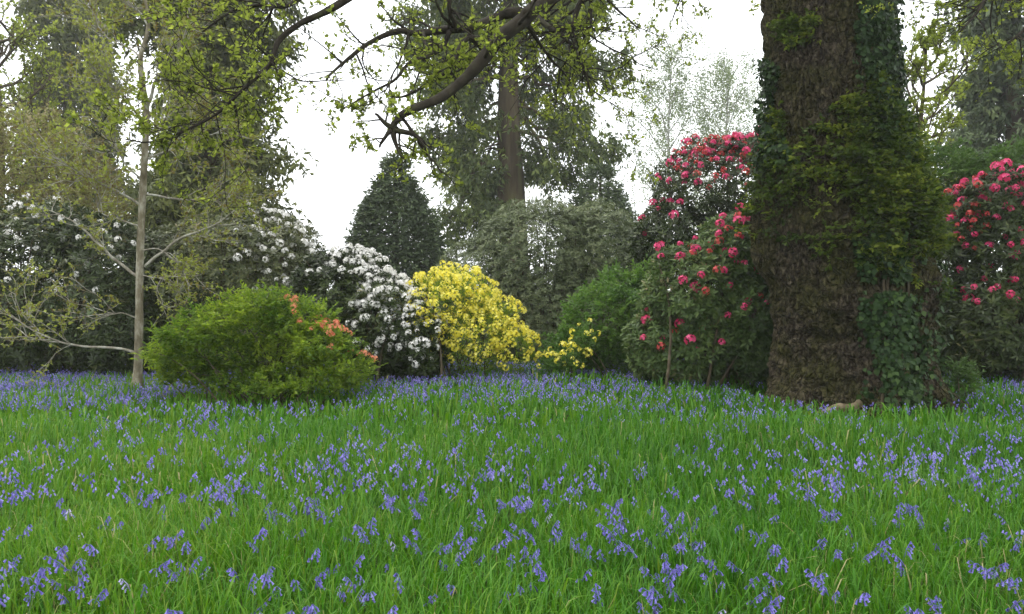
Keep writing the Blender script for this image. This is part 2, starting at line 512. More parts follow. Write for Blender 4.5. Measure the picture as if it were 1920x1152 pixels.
def sprays(buf, P, D, k, SL, L, W, rnd, flat=0.5, hang=0.0):
    """Leaves set along short shoots; flat presses a shoot's leaves into a level tier."""
    n = len(P)
    D = norm(D + np.array([0, 0, -hang]))
    for j in range(k):
        t = (j + U(0, 1, n)) / k
        p = P + D * (SL * t)[:, None] - np.array([0, 0, 1.0]) * (hang * 0.3 * SL * t * t)[:, None]
        r = rng.normal(size=(n, 3)) * np.array([1, 1, 1 - flat])
        ld = norm(D * 0.7 + r * 0.8 + np.array([0, 0, -hang * 0.6]))
        N = norm(rng.normal(size=(n, 3)) * (1.1 - flat) + np.array([0, 0, 1.0]))
        s = U(0.65, 1.25, n)
        cards(buf, p, ld, N, L * s, W * s, np.clip(rnd + rng.normal(0, 0.15, n), 0, 1))


def bent(a, b, sag, n=6):
    a, b = np.asarray(a, float), np.asarray(b, float)
    c = (a + b) / 2 + np.array([0, 0, sag]) + rng.normal(size=3) * 0.06 * np.linalg.norm(b - a)
    t = np.linspace(0, 1, n)[:, None]
    return (1 - t) ** 2 * a + 2 * t * (1 - t) * c + t * t * b


# ------------------------------------------------------------------ blossoms (shared meshes)
def truss_mesh(name, mat, R, florets, fr, seed, flat=1.0):
    """A domed head of open five-petalled flowers."""
    g = np.random.default_rng(seed)
    b = Buf()
    for i in range(florets):
        u = (i + 0.5) / florets
        el = math.acos(1 - 1.15 * u)
        az = i * 2.4 + g.uniform(-0.3, 0.3)
        d = np.array([math.sin(el) * math.cos(az), math.sin(el) * math.sin(az), math.cos(el)])
        c = d * R * np.array([1, 1, flat]) * g.uniform(0.85, 1.1)
        a, e = perp(d[None])
        a, e = a[0], e[0]
        v = [c - d * fr * 0.12]
        for k in range(10):
            th = k * math.pi / 5 + az
            rr = fr * (1.1 if k % 2 == 0 else 0.55) * g.uniform(0.85, 1.15)
            v.append(c + (a * math.cos(th) + e * math.sin(th)) * rr + d * fr * g.uniform(-0.1, 0.25))
        b.add(v, [(0, 1 + k, 1 + (k + 1) % 10) for k in range(10)], None, g.uniform(0.15, 0.85))
    return b.mesh(name, mat)


T_RED = [truss_mesh('crimson_truss', M['red'], 0.062, 10, 0.036, s) for s in range(4)]
T_SCAR = [truss_mesh('scarlet_truss', M['scarlet'], 0.052, 7, 0.032, s) for s in range(4)]
T_WHITE = [truss_mesh('white_truss', M['white'], 0.052, 8, 0.031, s) for s in range(4)]
T_YEL = [truss_mesh('yellow_truss', M['yellow'], 0.045, 6, 0.027, s) for s in range(4)]
T_ORA = [truss_mesh('orange_truss', M['orange'], 0.036, 5, 0.026, s) for s in range(4)]


def place_blossoms(root, meshes, P, D, smin=0.62, smax=1.3, name='blossom'):
    base = np.array(root.location)
    for k in range(len(P)):
        o = link(name, meshes[k % len(meshes)], root, P[k] - base)
        q = Vector(D[k]).to_track_quat('Z', 'Y')
        o.rotation_euler = (q @ Matrix.Rotation(U(0, 6.28), 3, 'Z').to_quaternion()).to_euler()
        s = U(smin, smax)
        o.scale = (s, s, s)


def blossom_mass(root, meshes, P, D, mat, smin=0.8, smax=1.25, name='blossoms'):
    """Flowers past the limit of single parts: one part."""
    b = Buf()
    src = []
    for me in meshes:
        v = np.zeros(len(me.vertices) * 3, np.float32); me.vertices.foreach_get('co', v)
        r = np.zeros(len(me.vertices), np.float32); me.attributes['rnd'].data.foreach_get('value', r)
        t = np.zeros(len(me.polygons) * 3, np.int32); me.loops.foreach_get('vertex_index', t)
        src.append((v.reshape(-1, 3), r, t.reshape(-1, 3)))
    A, B = perp(D)
    for k in range(len(P)):
        v, r, t = src[k % len(src)]
        b.add(P[k] + (v[:, :1] * A[k] + v[:, 1:2] * B[k] + v[:, 2:] * D[k]) * U(smin, smax), t, None, r)
    part(name, b, mat, root, 'stuff')


def pick(P, D, n, w, mind):
    """n spread-out shoot tips, favoured by the weight w."""
    order = np.argsort(-(w * U(0.02, 1, len(P))))
    got = []
    for i in order:
        if len(got) >= n: break
        if not got or np.min(np.sum((P[got] - P[i]) ** 2, 1)) > mind * mind:
            got.append(i)
    return np.array(got, int)


def lob(px, py, Y, rx, ry, dep):
    return (at(px, py, Y), (rx * Y / F, dep, ry * Y / F))


def shrub_root(name, label, cat, px, Y, group=None):
    x = (px - 960) / F * Y
    return thing(name, label, cat, (x, Y, float(ground_z(x, Y))), group)


def shrub_stems(root, P, n, r, mat, single=False, spread=0.35):
    b0 = np.array(root.location)
    idx = rng.choice(len(P), n, replace=False)
    b = Buf()
    for i in idx:
        a = b0 + np.array([*(rng.normal(size=2) * spread), 0.0]) + (P[i] - b0) * np.array([0.45, 0.3, 0])
        a[2] = ground_z(a[0], a[1]) - 0.03
        pts = bent(a, P[i], 0.25 * np.linalg.norm(P[i] - a) * U(0.2, 1))
        if single:
            s = Buf(); tube(s, pts, np.linspace(r, r * 0.3, 6), 5)
            part('stem', s, mat, root, smooth=True)
        else:
            tube(b, pts, np.linspace(r, r * 0.3, 6), 5)
    if not single:
        part('branchwork', b, mat, root, 'stuff', smooth=True)


# ------------------------------------------------------------------ ground
ax = np.concatenate([-np.geomspace(400, 20, 24), np.linspace(-19, 19, 115), np.geomspace(20, 400, 24)])
ay = np.concatenate([-np.geomspace(200, 6, 14), np.linspace(-5, 20, 90), np.geomspace(21, 600, 30)])
gx, gy = np.meshgrid(ax, ay, indexing='ij')
gv = np.stack([gx, gy, ground_z(gx, gy)], -1).reshape(-1, 3)
i, j = np.meshgrid(np.arange(len(ax) - 1), np.arange(len(ay) - 1), indexing='ij')
k = i * len(ay) + j
gb = Buf()
gb.add(gv, None, np.stack([k, k + len(ay), k + len(ay) + 1, k + 1], -1).reshape(-1, 4))
link('ground', gb.mesh('ground', M['soil'], smooth=True), kind='structure')

# ------------------------------------------------------------------ the great oak
OY = 10.6
ox = (1605 - 960) / F * OY
OAK = thing('oak_tree', 'huge old oak with thick mossy burred trunk and leafy shoots, limbs reaching over the meadow', 'tree', (ox, OY, float(ground_z(ox, OY))))
prof_y = np.array([-260, 0, 100, 200, 280, 350, 430, 480, 550, 600, 650, 700, 745, 775])
prof_l = np.array([1440, 1436, 1436, 1440, 1440, 1428, 1420, 1428, 1452, 1460, 1462, 1461, 1459, 1450])
prof_r = np.array([1650, 1652, 1660, 1668, 1686, 1706, 1728, 1738, 1742, 1742, 1746, 1754, 1764, 1772])
prof_z = np.array([at(960, y, OY)[2] for y in prof_y])[::-1]
prof_c = ((prof_l + prof_r) / 2)[::-1]
prof_w = ((prof_r - prof_l) / 2)[::-1] * OY / F


def oak_surf(z, phi, disp=True, off=0.0):
    """A point of the oak's trunk: phi 0 faces the camera, positive to the right."""
    z, phi = np.asarray(z, float), np.asarray(phi, float)
    c = (np.interp(z, prof_z, prof_c) - 960) / F * OY
    r = np.interp(z, prof_z, prof_w) * 0.97
    q = np.stack([np.sin(phi) * 1.1, -np.cos(phi) * 1.1, z], -1)
    burr = 0.13 * np.exp(-((z - 2.1) / 0.8) ** 2) * np.clip(fbm(q * 1.5, 2, 21) + 0.2, -0.3, 1)
    burr = burr + 0.10 * np.exp(-((z - 1.3) / 0.35) ** 2) * np.exp(-((phi + 0.45) / 0.6) ** 2)
    burr = burr - 0.09 * np.exp(-((z - 0.98) / 0.09) ** 2) * np.exp(-((phi + 0.35) / 0.7) ** 2)
    burr = burr + 0.12 * np.exp(-((z - 1.75) / 0.3) ** 2) * np.exp(-((phi - 0.75) / 0.22) ** 2)
    burr = burr - 0.14 * np.exp(-((phi - 0.42) / 0.16) ** 2) * np.clip((2.6 - z) / 1.5, 0, 1)
    burr = burr + 0.05 * noise(q * 1.9, 25)
    flare = np.exp(-np.maximum(z, 0) / 0.26) * (0.06 + 0.34 * np.maximum(0, np.cos(phi * 5 + 0.6 + 0.8 * np.sin(phi * 2))) ** 2)
    r = r + burr + flare
    if disp:
        q1 = np.stack([np.sin(phi) * 7, -np.cos(phi) * 7, z * 3.3], -1)
        rid = 1 - np.abs(noise(q1 + 0.35 * noise(q1 * 0.7, 30)[..., None], 31)) * 2
        low = np.clip((2.3 - z) / 1.0, 0, 1)
        q2 = np.stack([np.sin(phi) * 8, -np.cos(phi) * 8, z * 7.5], -1)
        r = r - 0.04 * np.clip(rid, 0, 1) + low * (0.06 * fbm(q2 * 0.6, 3, 35) + 0.03 * np.abs(noise(q2 * 1.7, 36))) + 0.03 * fbm(q1 * 2.5, 3, 37)
        q3 = np.stack([np.sin(phi) * 9 + 0.5 * noise(q2 * 0.5, 38), -np.cos(phi) * 9, z * 8.5 + 0.6 * noise(q2 * 0.5, 39)], -1)
        q4 = np.stack([np.sin(phi) * 17 + 0.8 * noise(q1 * 0.9, 26), -np.cos(phi) * 17, z * 6 + 0.5 * noise(q1, 27)], -1)
        c3, c4 = cells(q3), cells(q4)
        r = r + low * 0.085 * (0.4 - np.minimum(c3 * c3, 0.8)) + (1 - 0.55 * low) * 0.085 * (0.4 - np.minimum(c4 * c4, 0.8))
    r = r + off
    return np.stack([c + r * np.sin(phi), OY - r * np.cos(phi) + 0.15, z], -1)


zz = np.concatenate([np.linspace(-0.15, 5.6, 340), np.linspace(5.65, 7.4, 20)])
pp = np.concatenate([np.linspace(-1.7, 1.7, 270), np.linspace(1.7, 2 * math.pi - 1.7, 40)[1:-1]])
Z, PH = np.meshgrid(zz, pp, indexing='ij')
tv = oak_surf(Z, PH).reshape(-1, 3)
i, j = np.meshgrid(np.arange(len(zz) - 1), np.arange(len(pp)), indexing='ij')
a = i * len(pp) + j
b = i * len(pp) + (j + 1) % len(pp)
tb = Buf()
tb.add(tv, None, np.stack([a, b, b + len(pp), a + len(pp)], -1).reshape(-1, 4))
part('trunk', tb, M['oak_bark'], OAK, smooth=True)

for ph, r0, mat, lab, tilt in [(-0.30, 0.045, 'root_wood', 'worn pale root bared of its bark', -0.75), (-0.02, 0.09, 'oak_bark', None, 0.0), (0.42, 0.08, 'oak_bark', None, 0.15),
                               (0.85, 0.09, 'oak_bark', None, -0.2), (-0.95, 0.09, 'oak_bark', None, -0.1)]:
    rb = Buf()
    o_ = np.array([math.sin(ph + tilt), -math.cos(ph + tilt), 0])
    zr = 0.55 if mat == 'oak_bark' else 0.22
    g1 = oak_surf(np.array(0.03), np.array(ph + tilt * 0.6), False, 0.03)
    sp = smooth_path([oak_surf(np.array(zr), np.array(ph), False, -0.06), oak_surf(np.array(zr * 0.62), np.array(ph + tilt * 0.15), False, -0.045),
                      oak_surf(np.array(0.12), np.array(ph + tilt * 0.35), False, -0.01), g1, g1 + o_ * 0.2 - [0, 0, 0.06], g1 + o_ * 0.5 - [0, 0, 0.13]], 30)
    sp[:, 2] += 0.025 * noise(sp * 7, 43)
    tube(rb, sp, np.interp(np.arange(30), [0, 12, 20, 29], [r0 * 1.1, r0 * 1.15, r0, r0 * 0.6]) * (1 + 0.3 * noise(sp * 8, 41) + 0.15 * noise(sp * 21, 42)), 14)
    part('root', rb, M[mat], OAK, smooth=True, label=lab)

# limbs: the drooping ones that hang into the picture, and the ones overhead
top = oak_surf(np.array(7.0), np.array(-1.2), False)
crown_twigs = []


def limb(path, r0, r1, n=34, side=8, sides=0, slen=1.0, lo=0.2, kids=(4, 3), bias=(0, 0, 0), grp=crown_twigs):
    sp = smooth_path(path, n)
    sp[1:-1] += 0.035 * np.stack([noise(sp * 2.2 + 9 * q, 50 + q) for q in range(3)], -1)[1:-1] * min(1, r0 * 14)
    rad = np.linspace(r0, r1, n) * (1 + 0.12 * noise(sp * 7, 53))
    lb = Buf()
    tube(lb, sp, rad, side)
    part('limb', lb, M['limb_bark'], OAK, smooth=True)
    for k in range(sides):
        t = U(lo, 1.0) * (n - 1)
        i = min(int(t), n - 2)
        ax_ = norm(sp[i + 1] - sp[i])
        s_ = norm(np.cross(ax_, rng.normal(size=3)))
        grow(sp[i], ax_ * 0.5 + s_ * 0.9 + np.array(bias), slen * U(0.5, 1.3), min(0.022, rad[i] * 0.5), 0, 2, grp,
             up=0.0, wig=0.32, kids=kids, ratio=0.5, spread=0.85)
    return sp


A3 = [at(x, y, d) for x, y, d in [(1019, 0, 7.3), (983, 36, 7.2), (931, 80, 7.1), (895, 116, 7.0), (863, 148, 7.0), (819, 182, 6.9), (776, 206, 6.8), (748, 222, 6.8), (736, 244, 6.8)]]
join = [top + np.array([0.4, 0, 0.0]), top + np.array([-1.2, -0.9, 0.55]), at(1180, -140, 8.2)]
limb(join + A3, 0.09, 0.027, 60, 10, 7, 0.7, 0.3, bias=(0.2, 0.3, 0.6))
for pts in [[(736, 244), (755, 247), (776, 252), (790, 262), (797, 276)], [(736, 244), (728, 252), (712, 276)], [(738, 248), (744, 268), (757, 297)],
            [(736, 240), (722, 232), (704, 214)]]:
    limb([at(x, y, 6.8 - 0.03 * k) for k, (x, y) in enumerate(pts)], 0.028, 0.009, 14, 6, 2, 0.35, 0.5, (2, 2))
limb([at(x, y, d) for x, y, d in [(990, 26, 8.1), (960, 26, 8.0), (931, 33, 8.0), (895, 45, 7.9), (839, 54, 7.8), (780, 63, 7.7), (744, 60, 7.6), (690, 84, 7.5), (650, 112, 7.4), (612, 150, 7.3)]],
     0.06, 0.010, 44, 8, 17, 0.75, 0.1, (3, 3), bias=(0, 0.3, 0.15))
limb([at(x, y, d) for x, y, d in [(905, 92, 7.9), (880, 70, 7.8), (861, 88, 7.7), (852, 112, 7.6), (843, 134, 7.55), (856, 152, 7.5)]], 0.03, 0.012, 22, 7, 7, 0.6, 0.2)
limb([at(x, y, d) for x, y, d in [(850, -40, 7.6), (842, 10, 7.6), (851, 40, 7.7), (856, 55, 7.75)]], 0.025, 0.02, 12, 6, 4, 0.6, 0.2)
limb([at(x, y, d) for x, y, d in [(842, 60, 7.8), (828, 90, 7.7), (800, 108, 7.6), (770, 118, 7.6), (740, 150, 7.5), (700, 170, 7.4), (640, 205, 7.3)]], 0.026, 0.006, 26, 6, 9, 0.6, 0.2, (4, 2), bias=(-0.2, 0, -0.2))
limb([at(x, y, d) for x, y, d in [(846, 134, 7.6), (810, 150, 7.5), (780, 170, 7.4), (750, 182, 7.4), (730, 178, 7.3)]], 0.018, 0.006, 18, 6, 4, 0.4, 0.2)
limb([at(x, y, d) for x, y, d in [(1040, -60, 8.6), (1020, 20, 8.5), (1015, 40, 8.4), (1060, 70, 8.2), (1090, 120, 8.1), (1110, 180, 8.0)]], 0.04, 0.01, 26, 7, 16, 0.8, 0.2, bias=(0, 0, -0.1))
limb([at(x, y, d) for x, y, d in [(1180, -140, 8.8), (1120, -30, 8.4), (1085, 10, 8.2), (1070, 60, 8.1), (1030, 100, 8.0)]], 0.05, 0.01, 26, 7, 22, 0.8, 0.2, bias=(0, 0, -0.1))
# limb crossing the upper left corner of the view
limb([join[1] + np.array([-0.2, -0.3, 0.05]), at(960, -230, 7.6), at(760, -80, 7.4), at(652, 0, 7.2), at(600, 30, 7.1), at(564, 48, 7.1), at(524, 80, 7.0), at(508, 124, 6.9), at(455, 170, 6.8), at(417, 205, 6.8), at(378, 229, 6.8)],
     0.048, 0.007, 60, 8, 19, 0.75, 0.66, bias=(-0.1, 0, 0.1))
limb([at(x, y, d) for x, y, d in [(700, -110, 7.3), (620, -40, 7.2), (560, 0, 7.1), (535, 14, 7.0), (490, 10, 7.0), (440, 20, 6.9), (380, 60, 6.9)]], 0.03, 0.007, 30, 7, 13, 0.8, 0.3, bias=(0, 0, -0.15))
limb([at(x, y, d) for x, y, d in [(395, 220, 6.8), (360, 238, 6.75), (320, 255, 6.7), (275, 268, 6.7), (235, 262, 6.7)]], 0.014, 0.005, 18, 6, 11, 0.42, 0.1, (4, 3), bias=(0, 0, -0.5))
limb([at(x, y, d) for x, y, d in [(470, 160, 6.85), (440, 165, 6.8), (405, 170, 6.8)]], 0.010, 0.005, 10, 5, 5, 0.35, 0.1, (3, 3))
# limbs above the frame and to the right
for tx, ty, tz in [(-3.2, 8.5, 8.6), (-1.5, 12.0, 9.2), (1.5, 14.0, 9.6), (0.8, 6.2, 8.6), (3.8, 5.2, 8.8), (7.5, 7.2, 8.6), (8.8, 11.5, 9.0), (6.0, 15.0, 9.6)]:
    e = np.array([tx, ty, tz])
    s0 = np.array([top[0] + 0.65, OY + 0.1, 7.1])
    limb([s0, s0 * 0.6 + e * 0.4 + np.array([0, 0, 0.9]), e + np.array([0, 0, 0.3]), e + norm(e - s0) * 1.6], 0.26, 0.03, 30, 8, 16, 1.6, 0.25)
limb([at(x, y, d) for x, y, d in [(1905, -160, 9.4), (1870, -60, 9.2), (1840, 10, 9.0), (1800, 60, 8.9)]], 0.04, 0.01, 20, 6, 16, 0.8, 0.1, bias=(0, 0, -0.1))
limb([at(x, y, d) for x, y, d in [(1330, -160, 9.0), (1300, -80, 8.9), (1280, -20, 8.8), (1260, 40, 8.8)]], 0.03, 0.006, 20, 6, 10, 0.7, 0.3, (2, 2), bias=(0, 0, -0.1))
limb([at(x, y, d) for x, y, d in [(1960, -60, 9.2), (1930, 40, 9.0), (1905, 70, 8.9), (1880, 90, 8.9)]], 0.03, 0.008, 16, 6, 9, 0.7, 0.1, bias=(0, 0, -0.1))
twb = Buf()
for pts, rad, lvl in crown_twigs:
    tube(twb, pts, np.maximum(rad, 0.003), 3 if lvl else 5, cap=False)
part('twigs', twb, M['limb_bark'], OAK, 'stuff')
lfb = Buf()
twig_leaves(lfb, [t for t in crown_twigs if t[2] == 2], 7, 0.045, 0.027, 0.5)
twig_leaves(lfb, [t for t in crown_twigs if t[2] == 1], 4, 0.048, 0.03, 0.5)
part('leaves', lfb, M['oak_leaf'], OAK, 'stuff')

# leafy shoots bursting from the burrs of the trunk
sz, sphi = [], []
while len(sz) < 1000:
    z, ph = U(1.3, 4.4), U(-1.65, 1.75)
    x = np.sin(ph)
    lim = np.interp(x, [-1, -0.5, 0.0, 0.4, 1], [3.3, 3.45, 3.5, 4.05, 3.9])
    lo = np.interp(x, [-1, -0.4, 0.1, 0.6, 1], [2.6, 2.35, 1.95, 2.0, 2.1])
    e_ = min(z - lo, lim - z) / 0.5 + 0.7 * noise(np.array([x * 3.5, 5, z * 3.2]), 61) + 0.35 * noise(np.array([x * 8, 2, z * 8]), 62)
    if U(-0.35, 0.75) < e_ * 0.75 and U(0, 1) < np.interp(x, [-1, -0.3, 0.15, 1], [0.3, 0.4, 0.9, 1.0]):
        sz.append(z); sphi.append(ph)
for _ in range(420):
    z, x = U(3.4, 5.0), U(-0.95, 0.1)
    if noise(np.array([x * 3.0, 8, z * 1.6]), 64) > 0.28:
        sz.append(z); sphi.append(math.asin(x))
sz, sphi = np.array(sz), np.array(sphi)
sP = oak_surf(sz, sphi, False)
out = norm(np.stack([np.sin(sphi), -np.cos(sphi), np.zeros_like(sphi)], -1))
sL = U(0.06, 0.42, len(sz)) * (0.6 - 0.22 * np.abs(np.sin(sphi)) + 0.1 * np.sin(sphi)) * np.interp(sz, [1.8, 2.15, 2.6, 3.2, 3.8], [0.5, 1.1, 1.45, 0.9, 0.3]) 
sD = norm(out + np.array([0, 0, 0.2]) + rng.normal(size=(len(sz), 3)) * np.array([0.5, 0.3, 0.3]))
shb, stb = Buf(), Buf()
for k in range(0, len(sz), 2):
    tube(stb, np.stack([sP[k] - out[k] * 0.05, sP[k] + sD[k] * sL[k] * 0.6, sP[k] + sD[k] * sL[k] * 1.2 - np.array([0, 0, 0.04])]), [0.007, 0.005, 0.003], 4, cap=False)
tone = np.clip(rng.normal(0.46, 0.2, len(sz)) + 0.3 * noise(sP * 2.0, 63), 0, 1)
for q in range(4):
    hv = norm(rng.normal(size=sD.shape) * np.array([1, 0.8, 0.4]) + out * 0.5)
    sprays(shb, sP + sD * (sL * U(0.5, 1.0, len(sL)))[:, None] + rng.normal(size=sP.shape) * 0.025, hv, 9, U(0.08, 0.20, len(sL)), 0.066, 0.036, tone, 0.45)
part('shoot_twigs', stb, M['brown_stem'], OAK, 'stuff')
part('leafy_shoots', shb, M['shoot_leaf'], OAK, 'stuff')
# ivy on the trunk
IVY = thing('ivy', 'dark green ivy climbing the right half of the great oak trunk', 'ivy', (ox, OY - 1.1, 0))
iz, ip = U(0.1, 7.3, 60000), U(-1.62, 1.62, 60000)
ipx = np.interp(iz, prof_z, prof_c) + np.sin(ip) * np.interp(iz, prof_z, prof_w) * F / OY
ipy = 540 - (iz - CZ) / (OY - 0.9) * F
wob = 16 * noise(np.stack([iz * 2.5, ip * 2, iz * 0], -1), 71)
m1 = (ipy < 300) & (ipx + wob > np.interp(ipy, [-300, 0, 150, 300], [1560, 1572, 1580, 1590]))
m2 = (ipy < 300) & (ipx + wob * 0.6 < np.interp(ipy, [-300, 60, 100, 220, 290], [1415, 1425, 1440, 1446, 1470]))
m3 = (ipy > 440) & (ipx + wob > np.interp(ipy, [440, 560, 650, 760], [1550, 1562, 1590, 1600])) & (ipx + wob < np.interp(ipy, [440, 560, 650, 760], [1640, 1660, 1690, 1690]))
m4 = (U(0, 1, 60000) < 0.10) & (ipx > 1560)
msk = (m1 | m2 | m3 | m4) & (noise(np.stack([iz * 5, ip * 6, iz * 0], -1), 73) > -0.55)
iz, ip = iz[msk], ip[msk]
iP = oak_surf(iz, ip, True, 0.012)
io = np.stack([np.sin(ip), -np.cos(ip), np.full_like(ip, 0.25)], -1)
iP = iP + io * (0.16 * U(0, 1, len(iz)) ** 1.6)[:, None]
ib = Buf()
iD = norm(rng.normal(size=iP.shape) * np.array([0.8, 0.5, 0.4]) + np.array([0, 0, -0.9]))
s = U(0.45, 1.35, len(iz)) ** 1.2
cards(ib, iP, iD, norm(io + rng.normal(size=iP.shape) * 0.35), 0.065 * s, 0.06 * s, np.clip(rng.normal(0.5, 0.25, len(iz)), 0, 1), 0.1, 0.38)
part('leaves', ib, M['ivy'], IVY, 'stuff')
for p0, px0, px1 in [(0, 1600, 1610), (1, 1640, 1640), (2, 1665, 1630), (3, 1620, 1650)]:
    zs = np.linspace(0.05, 7.2, 60)
    pxs = np.interp(zs, [0, 2.5, 7.2], [px0, px0 - 5, px1]) + 14 * noise(np.stack([zs * 1.3, zs * 0 + p0 * 7, zs * 0], -1), 75)
    sn = np.clip((pxs - np.interp(zs, prof_z, prof_c)) / (np.interp(zs, prof_z, prof_w) * F / OY), -0.98, 0.98)
    vb = Buf()
    tube(vb, oak_surf(zs, np.arcsin(sn), False, 0.01), np.linspace(0.022, 0.008, 60), 6)
    part('stem', vb, M['brown_stem'], IVY, smooth=True)

# ------------------------------------------------------------------ flowering shrubs
def rhododendron(label, px, Y, lobes, shoots, leafmat, flowers, wfun, mind, meshes=None, L=0.125, W=0.04, seed=1, cat='rhododendron',
                 group=None, shell=0.42, name='rhododendron', rough=0.2, second=None):
    root = shrub_root(name, label, cat, px, Y, group)
    P, D = lobe_points(lobes, shoots, shell, 0.08, 0.7, rough, seed)
    D2 = norm(D * 0.8 + np.array([0, 0, 0.55]) + rng.normal(size=D.shape) * 0.3)
    b = Buf()
    tone = np.clip(0.42 + 0.3 * fbm(P * 1.3, 2, seed + 5) + rng.normal(0, 0.12, len(P)), 0, 1)
    whorls(b, P, D2, 7, L, W, tone)
    part('foliage', b, leafmat, root, 'stuff')
    shrub_stems(root, P, 46, 0.028, M['brown_stem'])
    if flowers:
        front = np.clip(-D[:, 1] * 0.75 + D[:, 2] * 0.7 + 0.25, 0, 1) ** 1.0
        edge = np.ones(len(P))
        px_ = 960 + P[:, 0] / P[:, 1] * F
        py_ = 540 - (P[:, 2] - CZ) / P[:, 1] * F
        k = pick(P, D2, flowers, front * wfun(px_, py_), mind)
        place_blossoms(root, meshes, P[k] + D2[k] * 0.05, D2[k])
        if second:
            m2_, n2_, w2_ = second
            w = front * w2_(px_, py_)
            w[k] = 0
            k2 = pick(P, D2, n2_, w, mind * 0.8)
            place_blossoms(root, m2_, P[k2] + D2[k2] * 0.05, D2[k2])
    return root


one = lambda x, y: np.ones_like(x)
band = lambda y, lo, hi: np.clip((y - lo) / (hi - lo), 0, 1)

rhododendron('dark rhododendron with scattered white flowers at the left edge behind the pale young tree', 60, 14.4,
             [lob(60, 570, 14.4, 165, 175, 1.5), lob(200, 570, 14.2, 120, 160, 1.3), lob(-120, 560, 14.6, 150, 190, 1.5), lob(70, 470, 14.8, 150, 95, 1.3), lob(190, 470, 14.6, 80, 70, 1.0), lob(230, 640, 13.6, 70, 70, 0.8)],
             5600, M['rhodo'], 60, lambda x, y: np.where(y < 560, 1.0, 0.25) * (x > -40), 0.22, T_WHITE, seed=2)
rhododendron('olive leaved rhododendron dotted with white flowers between the pale young tree and the white bush', 430, 14.8,
             [lob(420, 540, 14.8, 165, 140, 1.4), lob(540, 540, 14.5, 75, 125, 1.0), lob(330, 570, 14.8, 100, 150, 1.2), lob(490, 470, 15.0, 85, 80, 1.0), lob(430, 640, 14.4, 140, 80, 1.0)],
             5400, M['rhodo_olive'], 110, lambda x, y: 0.2 + 0.7 * band(x, 380, 520) * (y < 570), 0.16, T_WHITE, L=0.105, W=0.036, seed=3, shell=0.55)
rhododendron('rounded rhododendron thickly covered in white flowers left of the yellow azalea', 710, 13.0,
             [lob(720, 620, 13.0, 105, 105, 0.95), lob(650, 570, 13.2, 75, 90, 0.8), lob(785, 645, 12.7, 58, 74, 0.75), lob(660, 520, 13.4, 65, 52, 0.7), lob(600, 560, 13.5, 55, 90, 0.7)],
             4300, M['rhodo'], 300, lambda x, y: 0.2 + band(x, 600, 720) + 0.4 * (y < 520), 0.085, T_WHITE, L=0.105, W=0.036, seed=4)
rhododendron('tall crimson rhododendron rising behind the nearer red one left of the oak', 1330, 15.8,
             [lob(1350, 375, 15.8, 125, 118, 1.4), lob(1228, 470, 15.6, 52, 62, 0.8), lob(1265, 450, 15.6, 80, 80, 1.1), lob(1425, 345, 16, 100, 95, 1.2), lob(1400, 450, 15.8, 90, 90, 1.2), lob(1300, 540, 15.8, 120, 150, 1.3)],
             5600, M['rhodo'], 95, lambda x, y: 0.4 + 0.8 * band(-y - (x - 1180) * 0.62, -480, -330) ** 1.5, 0.2, T_RED, seed=6,
             second=(T_SCAR, 110, lambda x, y: 0.3 + band(-y, -480, -300)), shell=0.62)
rhododendron('leafy rhododendron with scattered crimson flowers growing against the left side of the oak', 1340, 12.6,
             [lob(1380, 500, 12.6, 95, 98, 1.0), lob(1300, 560, 12.5, 100, 105, 1.0), lob(1400, 600, 12.4, 105, 115, 1.0), lob(1235, 645, 12.4, 68, 65, 0.7), lob(1290, 650, 12.3, 90, 70, 0.8)],
             4800, M['rhodo_light'], 58, one, 0.22, T_RED, L=0.11, W=0.04, seed=7, second=(T_SCAR, 22, one))
rhododendron('dark rhododendron with crimson flowers on the far right beyond the oak', 1870, 12.8,
             [lob(1885, 480, 12.8, 115, 170, 1.1), lob(1850, 600, 12.6, 105, 115, 1.0), lob(1990, 540, 12.9, 150, 190, 1.3), lob(1800, 470, 13.0, 60, 110, 0.9), lob(1790, 620, 12.7, 60, 90, 0.8)],
             5000, M['rhodo'], 85, lambda x, y: np.where(y < 570, 1.0, 0.1) * (x < 1960), 0.2, T_RED, seed=8, second=(T_SCAR, 30, lambda x, y: 1.0 * (x < 1850) * (y < 480)))
rhododendron('large grey green rounded evergreen bush with no flowers behind the yellow azalea', 1020, 18.5,
             [lob(1010, 500, 18.5, 125, 128, 1.9), lob(1125, 490, 18.3, 82, 112, 1.4), lob(900, 530, 18.6, 85, 85, 1.4), lob(1060, 590, 18.0, 180, 115, 1.6), lob(1068, 490, 18.6, 80, 105, 1.5), lob(975, 480, 18.9, 95, 90, 1.4), lob(960, 560, 18.6, 90, 100, 1.4)],
             11800, M['grey_bush'], 0, one, 0.2, L=0.092, W=0.035, seed=9, cat='bush', name='evergreen_bush', rough=0.1, shell=0.72)


